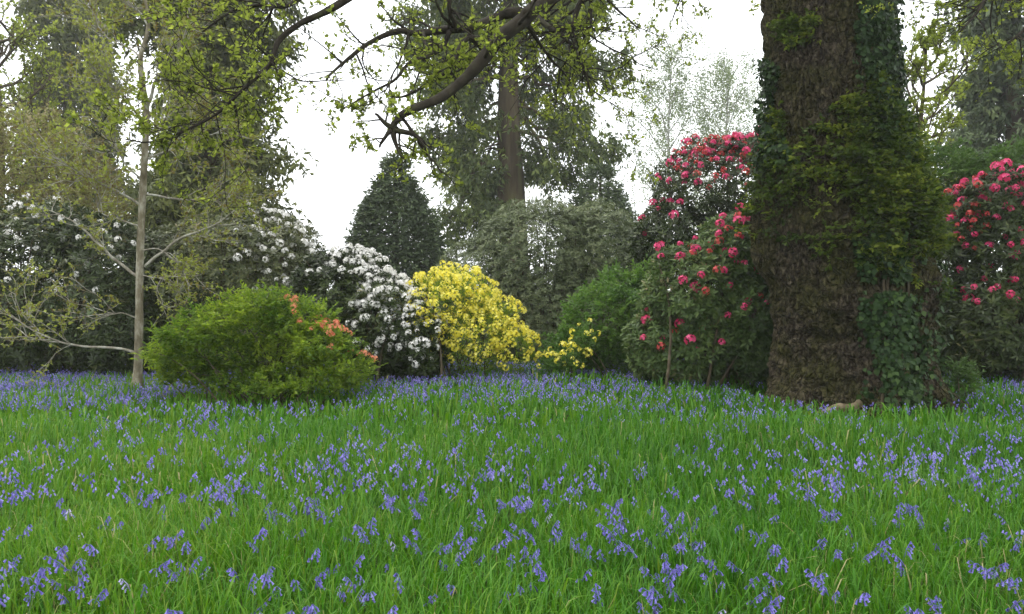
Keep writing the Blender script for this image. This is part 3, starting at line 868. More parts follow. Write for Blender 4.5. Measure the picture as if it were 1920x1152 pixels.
def azalea(label, px, Y, lobes, shoots, leafmat, meshes, mat, n1, n2, wfun, mind, seed, nstem=24, k=13, L=0.045, W=0.018, zmin=0.1, single=True, cat='azalea', name='azalea', group=None, flat=0.6, rough=0.25):
    root = shrub_root(name, label, cat, px, Y, group)
    P, D = lobe_points(lobes, shoots, 0.5, zmin, 0.62, rough, seed)
    D2 = norm(D * np.array([1, 1, 0.6]) + np.array([0, 0, 0.25]) + rng.normal(size=D.shape) * 0.4)
    b = Buf()
    tone = np.clip(0.45 + 0.5 * fbm(P * 2.6, 2, seed + 5) + rng.normal(0, 0.12, len(P)), 0, 1)
    sprays(b, P - D2 * 0.12, D2, k, U(0.12, 0.26, len(P)), L, W, tone, flat)
    part('foliage', b, leafmat, root, 'stuff')
    if nstem:
        shrub_stems(root, P, nstem, 0.013, M['brown_stem'], single, 0.25)
    if n1:
        front = np.clip(-D[:, 1] * 0.75 + D[:, 2] * 0.6 + 0.3, 0, 1)
        px_ = 960 + P[:, 0] / P[:, 1] * F
        py_ = 540 - (P[:, 2] - CZ) / P[:, 1] * F
        i_ = pick(P, D2, n1 + n2, front * wfun(px_, py_), mind)
        vis = i_[np.argsort(-front[i_])]
        a_, b_ = vis[:n1], vis[n1:]
        place_blossoms(root, meshes, P[a_] + D2[a_] * 0.1, norm(D[a_] + D2[a_]))
        if len(b_):
            blossom_mass(root, meshes, P[b_] + D2[b_] * 0.1, norm(D[b_] + D2[b_]), mat)
    return root


tiers = [(490, 570, 75, 42), (430, 600, 90, 42), (560, 595, 75, 45), (365, 625, 80, 36), (490, 620, 110, 50), (600, 640, 72, 45), (330, 662, 60, 34), (420, 665, 100, 48),
         (530, 675, 110, 48), (630, 688, 62, 42), (660, 700, 40, 32), (360, 690, 60, 28), (450, 712, 80, 26), (600, 715, 75, 26), (520, 718, 70, 24)]
azalea('spreading bright green azalea with orange blossom down its right side', 490, 10.6,
       [lob(x, y, 10.6 + U(-0.3, 0.3), a * 0.9, b * 0.68, 0.7) for x, y, a, b in tiers],
       3600, M['azalea'], T_ORA, M['orange'], 48, 0, lambda x, y: (np.abs((y - 580) - (x - 545) * 0.64) < 17) * (x > 540) * np.where((x > 565) & (x < 590), 0.2, 1.0) + 0.0001, 0.07, 12, 34,
       k=12, L=0.064, W=0.030, rough=0.65, flat=0.7, zmin=0.12)
azalea('large azalea smothered in yellow flowers in the middle of the border', 870, 13.2,
       [lob(825, 600, 13.2, 82, 90, 0.95), lob(890, 640, 13.1, 78, 75, 0.85), lob(955, 660, 13.0, 48, 44, 0.6), lob(860, 560, 13.3, 70, 50, 0.8), lob(935, 590, 13.2, 34, 28, 0.4)],
       2400, M['azalea'], T_YEL, M['yellow'], 300, 420, lambda x, y: 1.0 - 0.5 * band(y, 620, 700), 0.045, 13)
azalea('small low azalea with a few yellow flowers right of the big yellow one', 1070, 12.8,
       [lob(1062, 676, 12.8, 34, 22, 0.4), lob(1092, 645, 12.9, 18, 30, 0.3), lob(1030, 682, 12.8, 24, 14, 0.3)],
       420, M['bright'], T_YEL, M['yellow'], 40, 0, one, 0.075, 14, 8, rough=0.7)
azalea('fresh green leafy shrub with no flowers between the grey bush and the red rhododendrons', 1130, 13.9,
       [lob(1130, 605, 13.9, 82, 85, 0.9), lob(1185, 590, 14.2, 62, 95, 0.8), lob(1075, 655, 13.5, 52, 48, 0.6), lob(1050, 672, 13.3, 34, 26, 0.4), lob(1170, 660, 13.5, 60, 50, 0.6)],
       2000, M['bright'], None, None, 0, 0, None, 0, 15, 20, cat='shrub', name='green_shrub', L=0.075, W=0.034, rough=0.45)
azalea('green feathery shrub standing behind the far right red rhododendron', 1820, 15.5,
       [lob(1850, 350, 15.5, 110, 62, 1.0), lob(1760, 330, 15.6, 70, 55, 0.9), lob(1930, 330, 15.6, 90, 75, 1.0), lob(1800, 480, 15.5, 140, 160, 1.0)],
       2800, M['fern'], None, None, 0, 0, None, 0, 16, 16, cat='shrub', name='green_shrub', L=0.10, W=0.036, single=False, rough=0.7)
azalea('wide bronze and olive leaved shrub at the upper left above the dark rhododendron', 40, 17.5,
       [lob(50, 330, 17.5, 150, 125, 1.8), lob(-120, 330, 17.5, 140, 150, 1.8), lob(60, 460, 17.2, 190, 140, 1.6), lob(150, 400, 17.4, 90, 90, 1.3)],
       5200, M['bronze'], None, None, 0, 0, None, 0, 17, 24, cat='shrub', name='bronze_shrub', L=0.075, W=0.034, single=False, flat=0.4)
azalea('low green fern like tuft at the right foot of the oak', 1805, 10.6,
       [lob(1803, 715, 10.6, 26, 40, 0.25)], 130, M['fern'], None, None, 0, 0, None, 0, 18, 6, cat='plant', name='leafy_plant', L=0.06, W=0.022)

# ------------------------------------------------------------------ the pale young tree
YY = 11.6
YT = shrub_root('young_tree', 'slender young tree with pale lichened branches and sparse olive bronze leaves', 'tree', 258, YY)


def ypath(pts, dy=0.0):
    return [at(x, y, YY + dy * k) for k, (x, y) in enumerate(pts)]


trunk_pts = smooth_path(ypath([(257, 728), (259, 690), (261, 600), (262, 500), (265, 420), (268, 350), (272, 280), (274, 208), (266, 150), (264, 104), (276, 62), (276, 20), (262, -40), (258, -120)]), 60)
yb = Buf()
tube(yb, trunk_pts, np.interp(np.arange(60), [0, 3, 12, 34, 45, 59], [0.098, 0.064, 0.052, 0.043, 0.027, 0.011]) * (1 + 0.07 * noise(trunk_pts * 7, 80)), 10)
part('trunk', yb, M['young_bark'], YT, smooth=True)
ytw = []
for pts, r, dy in [
    ([(272, 500), (296, 478), (322, 457), (350, 442), (380, 432), (407, 420), (440, 395)], 0.026, -0.06),
    ([(260, 520), (226, 494), (191, 465), (158, 432), (127, 409), (90, 395)], 0.024, 0.05),
    ([(266, 385), (217, 358), (180, 338), (132, 314), (90, 280)], 0.022, -0.08),
    ([(264, 425), (235, 415), (210, 408), (193, 400), (184, 386), (192, 372)], 0.016, -0.05),
    ([(274, 210), (282, 180), (290, 153), (310, 128), (333, 98), (350, 50), (358, -10)], 0.028, -0.08),
    ([(274, 250), (290, 244), (306, 228), (323, 212), (350, 200)], 0.018, 0.1),
    ([(273, 225), (250, 205), (232, 180), (214, 168), (190, 150)], 0.018, -0.1),
    ([(265, 110), (240, 90), (205, 75), (185, 50), (170, 10)], 0.016, 0.1),
    ([(277, 50), (262, 25), (236, 3), (215, -40)], 0.016, -0.05),
    ([(270, 300), (310, 285), (350, 262), (385, 255), (430, 240)], 0.016, -0.1),
    ([(268, 365), (320, 372), (377, 377), (415, 362), (455, 360)], 0.018, 0.12),
    ([(262, 470), (300, 468), (340, 500), (372, 515)], 0.012, -0.08),
    ([(263, 515), (290, 520), (330, 520), (372, 518)], 0.012, -0.1),
    ([(257, 664), (225, 655), (161, 650), (135, 646), (109, 641), (67, 622), (40, 606), (22, 592)], 0.022, -0.03),
    ([(115, 642), (85, 640), (50, 632), (20, 632)], 0.012, -0.04),
    ([(75, 625), (60, 605), (48, 592)], 0.009, 0.0),
    ([(260, 600), (230, 588), (205, 592), (170, 600)], 0.012, -0.12),
    ([(267, 340), (230, 300), (215, 250), (208, 200)], 0.016, -0.12)]:
    sp = smooth_path(ypath(pts, dy), 24)
    sp[1:] += 0.018 * np.stack([noise(sp * 6 + 5 * q, 82 + q) for q in range(3)], -1)[1:]
    bb = Buf()
    tube(bb, sp, np.linspace(r, r * 0.3, 24), 6)
    part('branch', bb, M['pale_bark'], YT, smooth=True)
    low = pts[0][1] > 560
    for q in range(6 if low else 9 if pts[0][1] > 410 else 20):
        t = int(U(6, 24)); t = min(t, 22)
        ax_ = norm(sp[t + 1] - sp[t])
        grow(sp[t], ax_ + 0.8 * rng.normal(size=3) * 0.8, U(0.35, 0.9), 0.007, 1, 2, ytw, 0.25, 0.3, (4, 5), 0.5, 0.8)
yt2, yl = Buf(), Buf()
for pts, rad, lvl in ytw:
    tube(yt2, pts, np.maximum(rad, 0.0028), 4, cap=False)
part('twigs', yt2, M['pale_bark'], YT, 'stuff')
twig_leaves(yl, ytw, 9, 0.055, 0.036, 0.55, 0.25, 0.1)
part('leaves', yl, M['young_leaf'], YT, 'stuff')

# ------------------------------------------------------------------ trees behind
def conifer(name, label, px, Y, apex_y, base_y, half, n, mat, prof=None, L=0.2, W=0.06, seed=1, hang=0.25, k=7, trunk_r=0.2, off=0):
    """A dense conical tree: needled sprays in ragged tiers round one stem."""
    root = shrub_root(name, label, 'tree', px, Y)
    b0 = np.array(root.location)
    ztop, zbot = at(px, apex_y, Y)[2], max(0.2, at(px, base_y, Y)[2])
    prof = prof or [(0, 1.0), (0.15, 1.02), (0.45, 0.82), (0.75, 0.5), (0.92, 0.2), (1, 0.02)]
    pa, pb = zip(*prof)
    R = half * Y / F
    t = U(0, 1, n * 4)
    t = t[U(0, 1, n * 4) < np.interp(t, pa, pb) + 0.12][:n]
    m = len(t)
    th = U(0, 2 * math.pi, m)
    q = np.stack([np.cos(th) * 1.6, np.sin(th) * 1.6, t * 6], -1)
    rr = R * np.interp(t, pa, pb) * (1 + 0.24 * fbm(q * 1.5, 3, seed)) * (1 - 0.55 * U(0, 1, m) ** 2.2)
    P = np.stack([b0[0] + rr * np.cos(th), b0[1] + rr * np.sin(th), zbot + (ztop - zbot) * t - 0.08 * rr], -1)
    D = norm(np.stack([np.cos(th), np.sin(th), np.full(m, 0.15) + 0.9 * (t > 0.93)], -1) + rng.normal(size=(m, 3)) * 0.3)
    b = Buf()
    tone = np.clip(0.45 + 0.35 * fbm(q * 2, 2, seed + 3) + rng.normal(0, 0.1, m), 0, 1)
    sprays(b, P, D, k, U(0.2, 0.5, m) * Y / 25, L, W, tone, 0.5, hang)
    part('crown', b, mat, root, 'stuff')
    tb_ = Buf()
    tube(tb_, np.stack([np.full(12, b0[0]), np.full(12, b0[1]), np.linspace(-0.1, ztop - 0.2, 12)], -1), np.linspace(trunk_r, 0.03, 12), 9)
    part('trunk', tb_, M['red_bark'], root, smooth=True)
    return root


conifer('conifer_tree', 'dark conical conifer with a blunt top standing against the white sky left of the cedar', 742, 24, 300, 640, 88, 6500, M['conifer'], seed=31, L=0.17, W=0.06,
        prof=[(0, 1.0), (0.3, 1.0), (0.5, 0.90), (0.66, 0.70), (0.78, 0.48), (0.88, 0.27), (0.95, 0.12), (1, 0.02)])
conifer('conifer_tree', 'small pointed conifer top peeping above the grey green bush', 1125, 27, 318, 640, 68, 4500, M['conifer'], seed=33, L=0.17, W=0.06,
        prof=[(0, 1.0), (0.4, 0.95), (0.7, 0.78), (0.83, 0.55), (0.92, 0.3), (0.97, 0.12), (1, 0.03)])


def cedar(name, label, px, Y, trunk_px, ztop, env, nb, mat, L, W, clump, per, seed, zlo=2.5, droop=0.8, extra=(), gaps=0.3, bark='red_bark', group=None, kc=1.0):
    """A tall rugged conifer: stout bole, long boughs that sweep down and lift, hanging foliage in separate clumps."""
    root = shrub_root(name, label, 'tree', px, Y, group)
    b0 = np.array(root.location)
    zs = np.linspace(-0.2, ztop, 40)
    rt = np.interp(zs, [0, 1.5, 6, ztop], [trunk_px * 1.35, trunk_px * 1.1, trunk_px * 0.85, 4]) * Y / F / 2
    tp = np.stack([b0[0] + 0.08 * np.sin(zs * 0.5), b0[1] + 0 * zs, zs], -1)
    tb_ = Buf()
    tube(tb_, tp, rt, 16)
    part('trunk', tb_, M[bark], root, smooth=True)
    ez, el = zip(*[(at(px, y, Y)[2], h * Y / F) for y, h in sorted(env, key=lambda e: -e[0])])
    CP, CD = [], []
    for i_ in range(nb):
        z = zlo + (ztop - zlo) * ((i_ + U(0, 1)) / nb) ** 1.0
        th = i_ * 2.4 + U(-0.4, 0.4)
        ln = np.interp(z, ez, el) * U(0.62, 1.08)
        d = np.array([math.cos(th), math.sin(th), 0])
        if gaps > 0.35 and z < 10.5 and ((d[1] < -0.35 and U(0, 1) < 0.7) or U(0, 1) < 0.15 or (d[0] > 0.1 and z < 6.3)): continue
        s0 = np.array([b0[0], b0[1], z + ln * 0.25])
        sp = smooth_path([s0, s0 + d * ln * 0.35 - [0, 0, droop * ln * 0.12], s0 + d * ln * 0.75 - [0, 0, droop * ln * 0.34], s0 + d * ln - [0, 0, droop * ln * 0.30]], 12)
        sp[1:] += 0.1 * rng.normal(size=(11, 3)) * ln / 4
        bb = Buf()
        tube(bb, sp, np.linspace(0.085, 0.02, 12) * max(0.4, ln / 4) * kc, 6)
        part('bough', bb, M[bark], root, smooth=True)
        nc = max(3, int(ln * clump))
        for c in range(nc):
            if U(0, 1) < gaps * 0.5: continue
            t = (U(0.42, 1.0) if gaps > 0.2 else U(0.25, 1.0)) * 11
            j_ = min(int(t), 10)
            p = sp[j_] + (sp[j_ + 1] - sp[j_]) * (t - j_)
            p = p + rng.normal(size=3) * np.array([0.3, 0.3, 0.2]) * ln / 4
            CP.append(p); CD.append(d)
    for path, r in extra:
        sp = smooth_path([at(x, y, d_) for x, y, d_ in path], 20)
        bb = Buf()
        tube(bb, sp, np.linspace(r, r * 0.35, 20), 7)
        part('bough', bb, M[bark], root, smooth=True)
        for c in range(16):
            j_ = int(U(4, 20))
            CP.append(sp[min(j_, 19)] + rng.normal(size=3) * 0.35); CD.append(norm(rng.normal(size=3)))
    CP, CD = np.array(CP), np.array(CD)
    m = len(CP)
    P = np.repeat(CP, per, 0) + rng.normal(size=(m * per, 3)) * np.array([0.22, 0.22, 0.26]) * kc
    D = norm(np.repeat(CD, per, 0) * 0.4 + rng.normal(size=(m * per, 3)) * 0.6)
    b = Buf()
    tone = np.clip(np.repeat(rng.normal(0.5, 0.2, m), per) + rng.normal(0, 0.1, m * per), 0, 1)
    sprays(b, P, D, 6, U(0.2, 0.45, m * per) * kc, L, W, tone, 0.1, 0.9)
    part('crown', b, mat, root, 'stuff')
    return root


cedar('cedar_tree', 'tall rugged cedar with a thick bole and hanging clumped foliage in mid sky', 957, 32, 58, 19,
      [(450, 60), (420, 110), (380, 130), (330, 150), (280, 185), (220, 205), (150, 215), (60, 215), (-60, 200), (-200, 150), (-330, 60)],
      118, M['cedar'], 0.25, 0.085, 4.4, 15, 41, 3.6, 0.9, gaps=0.42,
      extra=[([(935, 305, 31.6), (905, 308, 31.3), (885, 330, 31.0), (874, 365, 30.8), (850, 400, 30.6), (825, 425, 30.5)], 0.13),
             ([(985, 230, 31.6), (1010, 262, 31.2), (1022, 300, 31.0), (1024, 340, 31.0)], 0.07),
             ([(935, 250, 31.6), (915, 232, 31.3), (895, 215, 31.2), (880, 250, 31.1)], 0.07)])
cedar('conifer_tree', 'massive dense olive conifer filling the upper left behind the young tree', 400, 24, 44, 17,
      [(560, 185), (450, 168), (400, 165), (330, 140), (280, 122), (230, 108), (150, 112), (100, 142), (0, 155), (-150, 130), (-300, 60)],
      130, M['conifer_olive'], 0.24, 0.085, 6.0, 13, 43, 1.0, 0.6, gaps=0.0)
cedar('conifer_tree', 'dark conifer at the right edge seen between the oak and the frame', 1900, 27, 40, 15,
      [(330, 110), (250, 120), (180, 110), (100, 105), (0, 110), (-150, 80), (-260, 40)],
      90, M['conifer'], 0.27, 0.10, 5.0, 13, 45, 3.0, 0.7)
cedar('conifer_tree', 'hazy thin conifer with a pale bole in the far upper left corner', 138, 36, 34, 18,
      [(500, 110), (300, 100), (200, 95), (0, 90), (-200, 50)],
      90, M['conifer_olive'], 0.32, 0.12, 3.6, 12, 47, 3.5, 0.7, kc=1.2)


def broadleaf(name, label, px, Y, r, h, nl, llen, mat, leaf, L, W, per, seed, zfork, lean=0.0, bark='brown_stem', kids=(6, 5), up=0.5, group=None, lo=0.0, wig=0.3):
    root = shrub_root(name, label, 'tree', px, Y, group)
    b0 = np.array(root.location)
    zs = np.linspace(-0.1, h, 22)
    tp = np.stack([b0[0] + lean * zs + 0.08 * np.sin(zs + seed), b0[1] + 0.06 * np.cos(zs * 0.8), zs], -1)
    tb_ = Buf()
    tube(tb_, tp, np.linspace(r, r * 0.18, 22), 10)
    part('trunk', tb_, M[bark], root, smooth=True)
    tw = []
    for q in range(nl):
        z = zfork + (h - zfork) * ((q + U(0, 1)) / nl)
        p = np.array([np.interp(z, zs, tp[:, 0]), np.interp(z, zs, tp[:, 1]), z])
        th = q * 2.4 + U(-0.5, 0.5)
        t0 = len(tw)
        grow(p, [math.cos(th), math.sin(th), U(0.1, 0.8)], llen * U(0.6, 1.1) * (1.1 - 0.5 * (z - zfork) / (h - zfork + 0.01)), r * 0.28, 0, 2, tw, up, wig, kids, 0.5, 0.8)
        bb = Buf()
        tube(bb, tw[t0][0], tw[t0][1], 6)
        part('branch', bb, M[bark], root, smooth=True)
    t2, lb = Buf(), Buf()
    for pts, rad, lvl in tw:
        if lvl: tube(t2, pts, np.maximum(rad, 0.004), 4, cap=False)
    part('twigs', t2, M[bark], root, 'stuff')
    twig_leaves(lb, [t for t in tw if t[2] >= 1], per, L, W, 0.5, 0.25, 0.1)
    part('leaves', lb, leaf, root, 'stuff')
    return root


broadleaf('broadleaf_tree', 'fresh green tree in loose young leaf just right of the upper oak trunk', 1715, 17, 0.12, 6.6, 26, 1.6, None, M['oak_leaf'], 0.085, 0.05, 8, 51, 2.6, lean=0.02)
broadleaf('broadleaf_tree', 'yellow green tree in open leaf at the far upper left edge', 10, 21, 0.16, 9.0, 26, 2.4, None, M['oak_leaf'], 0.10, 0.06, 7, 53, 3.0, lean=-0.02)


def birch(label, px, Y, half, top_y, seed):
    root = shrub_root('birch_tree', label, 'tree', px, Y)
    b0 = np.array(root.location)
    h = at(px, top_y, Y)[2]
    zs = np.linspace(-0.1, h, 24)
    tp = np.stack([b0[0] + 0.12 * np.sin(zs * 0.4 + seed), b0[1] + 0 * zs, zs], -1)
    tb_ = Buf(); tube(tb_, tp, np.linspace(0.13, 0.02, 24), 8)
    part('trunk', tb_, M['birch_bark'], root, smooth=True)
    R = half * Y / F
    st, lf = Buf(), Buf()
    P, D = [], []
    for q in range(34):
        z = 2.5 + (h - 2.6) * (q + U(0, 1)) / 34
        th = q * 2.4
        ln = R * U(0.6, 1.5) * np.interp(z / h, [0.2, 0.5, 0.85, 1], [0.9, 1.0, 0.85, 0.3])
        d = np.array([math.cos(th), math.sin(th), 0])
        s0 = np.array([np.interp(z, zs, tp[:, 0]), b0[1], z])
        sp = smooth_path([s0, s0 + d * ln * 0.5 + [0, 0, ln * 0.6], s0 + d * ln + [0, 0, ln * 0.65]], 8)
        bb = Buf(); tube(bb, sp, np.linspace(0.035, 0.01, 8), 5)
        part('branch', bb, M['birch_bark'], root, smooth=True)
        for w_ in range(15):
            j_ = U(2, 7); i_ = int(j_)
            p = sp[i_] + (sp[min(i_ + 1, 7)] - sp[i_]) * (j_ - i_) + rng.normal(size=3) * 0.3
            hl = U(0.3, 1.9)
            pts = np.stack([p, p + d * 0.15 - [0, 0, hl * 0.4], p + d * 0.2 + rng.normal(size=3) * 0.06 - [0, 0, hl]])
            tube(st, pts, [0.008, 0.006, 0.004], 3, cap=False)
            m = int(hl * 34)
            t = U(0.05, 1, m)[:, None]
            P.append(pts[0] * (1 - t) ** 2 + 2 * pts[1] * t * (1 - t) + pts[2] * t * t + rng.normal(size=(m, 3)) * 0.17)
    P = np.concatenate(P)
    D = norm(rng.normal(size=P.shape) * 0.6 + np.array([0, 0, -0.8]))
    s = U(0.7, 1.2, len(P))
    cards(lf, P, D, norm(rng.normal(size=P.shape)), 0.11 * s, 0.075 * s, U(0, 1, len(P)))
    part('twigs', st, M['birch_bark'], root, 'stuff')
    part('leaves', lf, M['birch_leaf'], root, 'stuff')


birch('pale misty birch with hanging twigs, standing clear just right of the cedar', 1256, 44, 88, 90, 1)
birch('pale misty birch with hanging twigs half hidden behind the tall crimson rhododendron', 1360, 46, 85, 130, 2)

# dark undergrowth under and behind the border
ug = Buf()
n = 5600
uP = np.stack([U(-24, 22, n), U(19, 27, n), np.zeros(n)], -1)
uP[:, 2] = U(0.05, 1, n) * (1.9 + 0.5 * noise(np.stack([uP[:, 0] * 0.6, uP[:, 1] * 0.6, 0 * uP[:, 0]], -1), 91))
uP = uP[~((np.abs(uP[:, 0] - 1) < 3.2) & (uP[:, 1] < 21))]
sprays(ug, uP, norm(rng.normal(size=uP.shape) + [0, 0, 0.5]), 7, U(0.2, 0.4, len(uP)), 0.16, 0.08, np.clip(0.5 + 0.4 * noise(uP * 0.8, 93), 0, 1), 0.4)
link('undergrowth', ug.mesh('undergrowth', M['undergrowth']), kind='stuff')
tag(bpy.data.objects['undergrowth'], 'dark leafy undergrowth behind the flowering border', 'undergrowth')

# ------------------------------------------------------------------ meadow
def sample_field(n, y0, y1, pad=1.6):
    y = np.sqrt(U(y0 * y0, y1 * y1, n))
    x = U(-1, 1, n) * (0.66 * y + pad)
    return x, y


def in_oak(x, y, k=1.0):
    return ((x - ox) ** 2 + (y - OY - 0.1) ** 2) < (1.12 * k) ** 2


gr = Buf()


def blades(n, y0, y1, h, w, seg):
    x, y = sample_field(n, y0, y1)
    ok = ~in_oak(x, y)
    az_ = ((x - (490 - 960) / F * 10.6) / 1.25) ** 2 + ((y - 10.75) / 0.62) ** 2
    ok &= (az_ > 1) | (U(0, 1, n) < 0.25)
    x, y = x[ok], y[ok]
    m = len(x)
    g = np.stack([x * 0.9, y * 0.9, 0 * x], -1)
    near_oak = np.clip(1.6 - np.hypot(x - ox, y - OY) / 1.2, 0, 1)
    H = h * U(0.45, 1.15, m) * (1 + 0.25 * noise(g, 95)) * (1 - 0.55 * near_oak) * np.interp(y, [2, 9, 14], [0.8, 0.95, 0.8])
    th = U(0, 2 * math.pi, m)
    d = np.stack([np.cos(th), np.sin(th), 0 * th], -1) + 0.25 * np.stack([noise(g * 1.3, 96), noise(g * 1.3, 97), 0 * th], -1)
    lean = np.abs(rng.normal(0.18, 0.2, m))[:, None]
    bow = np.where(U(0, 1, m) < 0.10, U(0.5, 1.0, m), U(0.05, 0.35, m))[:, None]
    b = np.stack([x, y, ground_z(x, y) - 0.01], -1)
    up = np.array([0, 0, 1.0])
    S = np.cross(d, up)
    tw = U(-1, 1, m)[:, None]
    S = norm(S + d * tw)
    Hc = H[:, None]
    ww = (w * U(0.6, 1.3, m))[:, None]
    p1 = b + up * Hc * 0.5 + d * Hc * lean * 0.4
    p2 = b + up * Hc * (0.9 - 0.2 * bow) + d * Hc * (lean * 0.9 + bow * 0.25)
    p3 = b + up * Hc * (1.0 - 0.55 * bow) + d * Hc * (lean * 1.1 + bow * 0.75)
    dry = (U(0, 1, m) < 0.009 + 0.03 * np.clip((x / y - 0.15) * 3, 0, 1) * (y < 4.6)) * 1.0
    left = np.clip(-x / y * 1.2, -0.3, 0.5)
    rnd = np.clip(0.42 + 0.2 * left + rng.normal(0, 0.17, m) + dry, 0, 1)
    if seg == 3:
        v = np.stack([b - S * ww * 0.4, b + S * ww * 0.4, p1 - S * ww * 0.5, p1 + S * ww * 0.5, p2 - S * ww * 0.32, p2 + S * ww * 0.32, p3], 1)
        i_ = (np.arange(m) * 7)[:, None]
        gr.add(v.reshape(-1, 3), i_ + [[4, 5, 6]], np.concatenate([i_ + [[0, 1, 3, 2]], i_ + [[2, 3, 5, 4]]]), np.repeat(rnd, 7))
    else:
        v = np.stack([b - S * ww * 0.5, b + S * ww * 0.5, p2 - S * ww * 0.4, p2 + S * ww * 0.4, p3], 1)
        i_ = (np.arange(m) * 5)[:, None]
        gr.add(v.reshape(-1, 3), i_ + [[2, 3, 4]], i_ + [[0, 1, 3, 2]], np.repeat(rnd, 5))


blades(38000, 2.2, 5.2, 0.30, 0.0065, 3)
blades(5000, 2.2, 6.5, 0.30, 0.014, 3)
blades(44000, 5.2, 8.2, 0.31, 0.0092, 2)
blades(39000, 8.2, 15.5, 0.33, 0.018, 2)
grass = link('grass', gr.mesh('grass', M['grass']), kind='stuff')
tag(grass, 'long fresh green meadow grass under the bluebells', 'grass')

# bluebells: the nearest ones are plants of their own, the drifts behind one mass
def bell(b, p, d, L, r, sides, g):
    a, e = perp(d[None]); a, e = a[0], e[0]
    rings = [(0, 0.35), (0.55, 0.8), (0.85, 0.75), (1.0, 1.35)] if sides > 3 else [(0, 0.5), (1.0, 1.2)]
    v = []
    for t, k in rings:
        for s_ in range(sides):
            th = 2 * math.pi * s_ / sides
            v.append(p + d * L * t + (a * math.cos(th) + e * math.sin(th)) * r * k)
    q = [(k * sides + s_, k * sides + (s_ + 1) % sides, (k + 1) * sides + (s_ + 1) % sides, (k + 1) * sides + s_) for k in range(len(rings) - 1) for s_ in range(sides)]
    b.add(v, [(0, 1, 2)], q, g)


def bluebell_geo(seed, sides, nb, H):
    """Stalk that arches over at the top with bells nodding along one side."""
    g = np.random.default_rng(seed)
    t = np.linspace(0, 1, 8)
    arch = g.uniform(0.03, 0.08)
    pts = np.stack([arch * t ** 4 * 1.4 + 0.02 * np.sin(t * 3 + seed), 0.012 * np.sin(t * 2.2 + seed * 2), H * (t - 0.07 * t ** 6)], -1)
    bells = []
    for k in range(nb):
        u = 0.75 + 0.25 * k / max(1, nb - 1)
        i_ = min(int(u * 7), 6)
        p = pts[i_] + (pts[i_ + 1] - pts[i_]) * (u * 7 - i_)
        az = (k % 3 - 1) * 0.95 + g.uniform(-0.5, 0.5) + (math.pi if g.uniform() < 0.15 else 0)
        o_ = np.array([math.cos(az), math.sin(az), 0])
        ped = g.uniform(0.012, 0.026) * (1.25 - 0.6 * (u - 0.75) / 0.25)
        tip = p + o_ * ped + np.array([0, 0, 0.004])
        d = norm((o_ * g.uniform(0.2, 0.75) + np.array([0, 0, -0.85])))
        bells.append((p, tip, d, g.uniform(0.018, 0.024) * (1.1 - 0.3 * (u - 0.75) / 0.25)))
    return pts, bells, g


BB = []
for sd_ in range(10):
    H = [0.30, 0.34, 0.27, 0.32, 0.36, 0.29, 0.33, 0.28, 0.31, 0.35][sd_]
    pts, bells, g = bluebell_geo(sd_, 5, [9, 8, 10, 7, 11, 9, 8, 6, 10, 12][sd_], H)
    sb_, fb = Buf(), Buf()
    tube(sb_, pts, np.linspace(0.0035, 0.0018, 8), 4, 0.5)
    tube(fb, pts[5:] + [0, 0, 0.0005], np.linspace(0.0028, 0.002, 3), 4, 0.3)
    for p, tip, d, L in bells:
        tube(fb, np.stack([p, (p + tip) / 2 + [0, 0, 0.004], tip]), 0.0013, 3, 0.3, cap=False)
        bell(fb, tip, d, L, 0.0062, 5, g.uniform(0.2, 0.8))
    pale = sd_ == 7
    BB.append((sb_.mesh('bluebell_stalk', M['stalk'], smooth=True), fb.mesh('bluebell_flowers', M['bluebell_pale' if pale else 'bluebell'])))


def bb_density(x, y):
    p = np.stack([x * 0.8, y * 0.8, 0 * x], -1)
    patch = np.clip(1.0 + 0.45 * noise(p, 101) + 0.75 * noise(p * 2.6, 103), 0.2, 1.8)
    d = np.interp(y, [2, 4, 7, 8.6, 10, 11, 13, 15], [25, 26, 23, 22, 30, 58, 80, 72]) * patch
    d = d * np.where((y > 7.2) & (y < 9.6) & (x > -2.5) & (x < 2.0), 0.55, 1)
    d = d * np.where((y > 9.4) & (x < -1.2), 1.5, 1) * np.where(np.hypot(x - ox, y - OY) < 2.2, 0.45, 1)
    return d


bx, by = sample_field(60000, 2.3, 15.2)
area = 0.66 * (15.2 ** 2 - 2.3 ** 2) + 2 * 1.6 * (15.2 - 2.3)
keep = U(0, 1, 60000) < bb_density(bx, by) * area / 60000 * 1.1
az_ = ((bx - (490 - 960) / F * 10.6) / 1.3) ** 2 + ((by - 10.4) / 1.0) ** 2
keep &= ~in_oak(bx, by, 1.15) & (az_ > 1)
bx, by = bx[keep], by[keep]
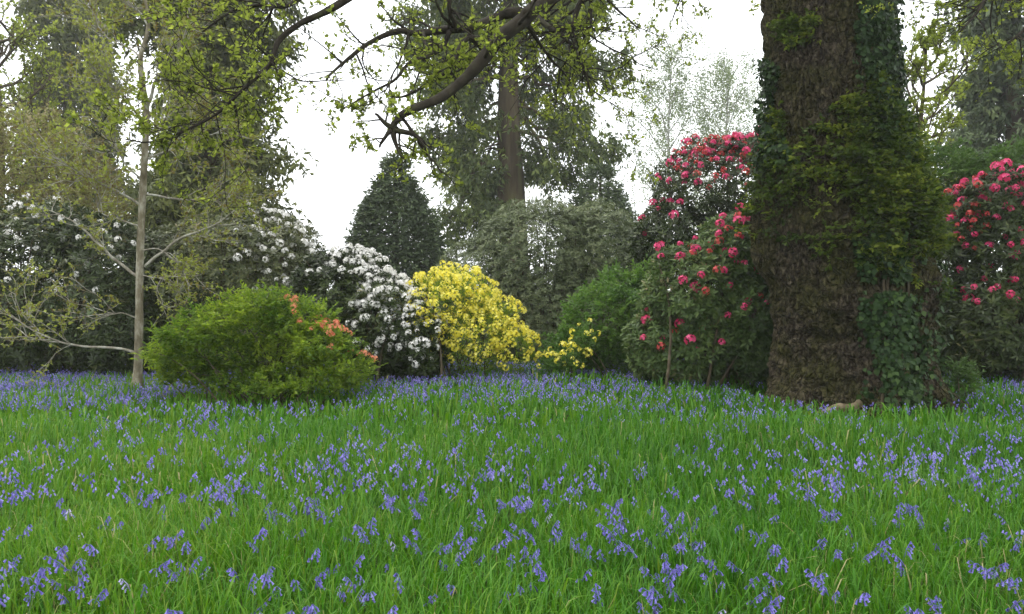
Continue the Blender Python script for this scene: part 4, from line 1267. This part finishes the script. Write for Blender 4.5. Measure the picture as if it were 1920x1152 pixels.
# some grow in little bunches
cl = U(0, 1, len(bx)) < 0.4
bx = np.concatenate([bx, bx[cl] + rng.normal(0, 0.06, cl.sum())])
by = np.concatenate([by, by[cl] + rng.normal(0, 0.07, cl.sum())])
inview = (np.abs(bx / by) < 0.635) & (540 + (CZ - 0.29) / by * F < 1165)
order = np.argsort(np.where(inview, by, 99))
near, far = order[:300], order[300:]
for q, i_ in enumerate(near):
    v = int(U(0, 10))
    if v == 7 and U(0, 1) < 0.6: v = 2
    z = float(ground_z(bx[i_], by[i_]))
    f_ = bx[i_] / by[i_]
    where = ['left edge', 'left of centre', 'middle', 'right of centre', 'right edge'][int(np.searchsorted([-0.38, -0.13, 0.13, 0.38], f_))]
    row = 'front grass' if by[i_] < np.median(by[near]) else 'grass behind the front ones'
    lab = ('pale lilac' if v == 7 else 'violet blue') + ' bluebell with nodding bells in the ' + row + ', ' + where
    o = tag(link('bluebell', None, loc=(bx[i_], by[i_], z)), lab, 'flower', lab.replace('bluebell with nodding bells', 'bluebells'))
    s = U(0.62, 0.98)
    o.rotation_euler = (U(-0.12, 0.12), U(-0.12, 0.12), U(0, 6.28))
    o.scale = (s, s, s)
    link('stem', BB[v][0], o)
    link('flower_head', BB[v][1], o)
fb, fs = Buf(), Buf()
LOW = [bluebell_geo(sd_, 3, 6 if sd_ < 6 else 3, 0.315) for sd_ in range(12)]
lowb = []
for pts, bells, g in LOW:
    t_ = Buf()
    for p, tip, d, L in bells:
        bell(t_, tip, d, L * (1.15 if len(bells) > 4 else 1.4), 0.0085 if len(bells) > 4 else 0.0115, 3, g.uniform(0.2, 0.8))
    lowb.append((np.concatenate(t_.v), np.concatenate(t_.r), None, np.concatenate(t_.q)))
for i_ in far:
    v, r, t, q = lowb[int(U(0, 6)) + (6 if by[i_] > 9.5 else 0)]
    th, s = U(0, 6.28), U(0.62, 0.94)
    if by[i_] > 10: s *= 0.95
    c_, s_ = math.cos(th), math.sin(th)
    w = np.stack([v[:, 0] * c_ - v[:, 1] * s_, v[:, 0] * s_ + v[:, 1] * c_, v[:, 2]], -1) * s
    w += np.array([bx[i_], by[i_], float(ground_z(bx[i_], by[i_]))])
    fb.add(w, t, q, np.clip(r + U(-0.1, 0.5), 0, 1))
far_bb = link('bluebell_drift', fb.mesh('bluebell_drift', M['bluebell']), kind='stuff')
tag(far_bb, 'hazy violet drift of bluebells through the grass out to the border', 'flowers')

# pale spring air: thins the far trees
hb = Buf()
hv = np.array([(x, y, z) for x in (-420, 420) for y in (-220, 620) for z in (-1.3, 22.5)], float)
hb.add(hv, None, [(0, 1, 3, 2), (4, 6, 7, 5), (0, 4, 5, 1), (2, 3, 7, 6), (0, 2, 6, 4), (1, 5, 7, 3)])
hm, hn, hl_, ho = base_mat('air')
pv = hn.new('ShaderNodeVolumePrincipled')
pv.inputs['Color'].default_value = (0.96, 0.97, 1.0, 1)
pv.inputs['Density'].default_value = 0.001
pv.inputs['Anisotropy'].default_value = 0.3
hl_.new(pv.outputs[0], ho.inputs['Volume'])
link('haze', hb.mesh('haze', hm), kind='stuff')
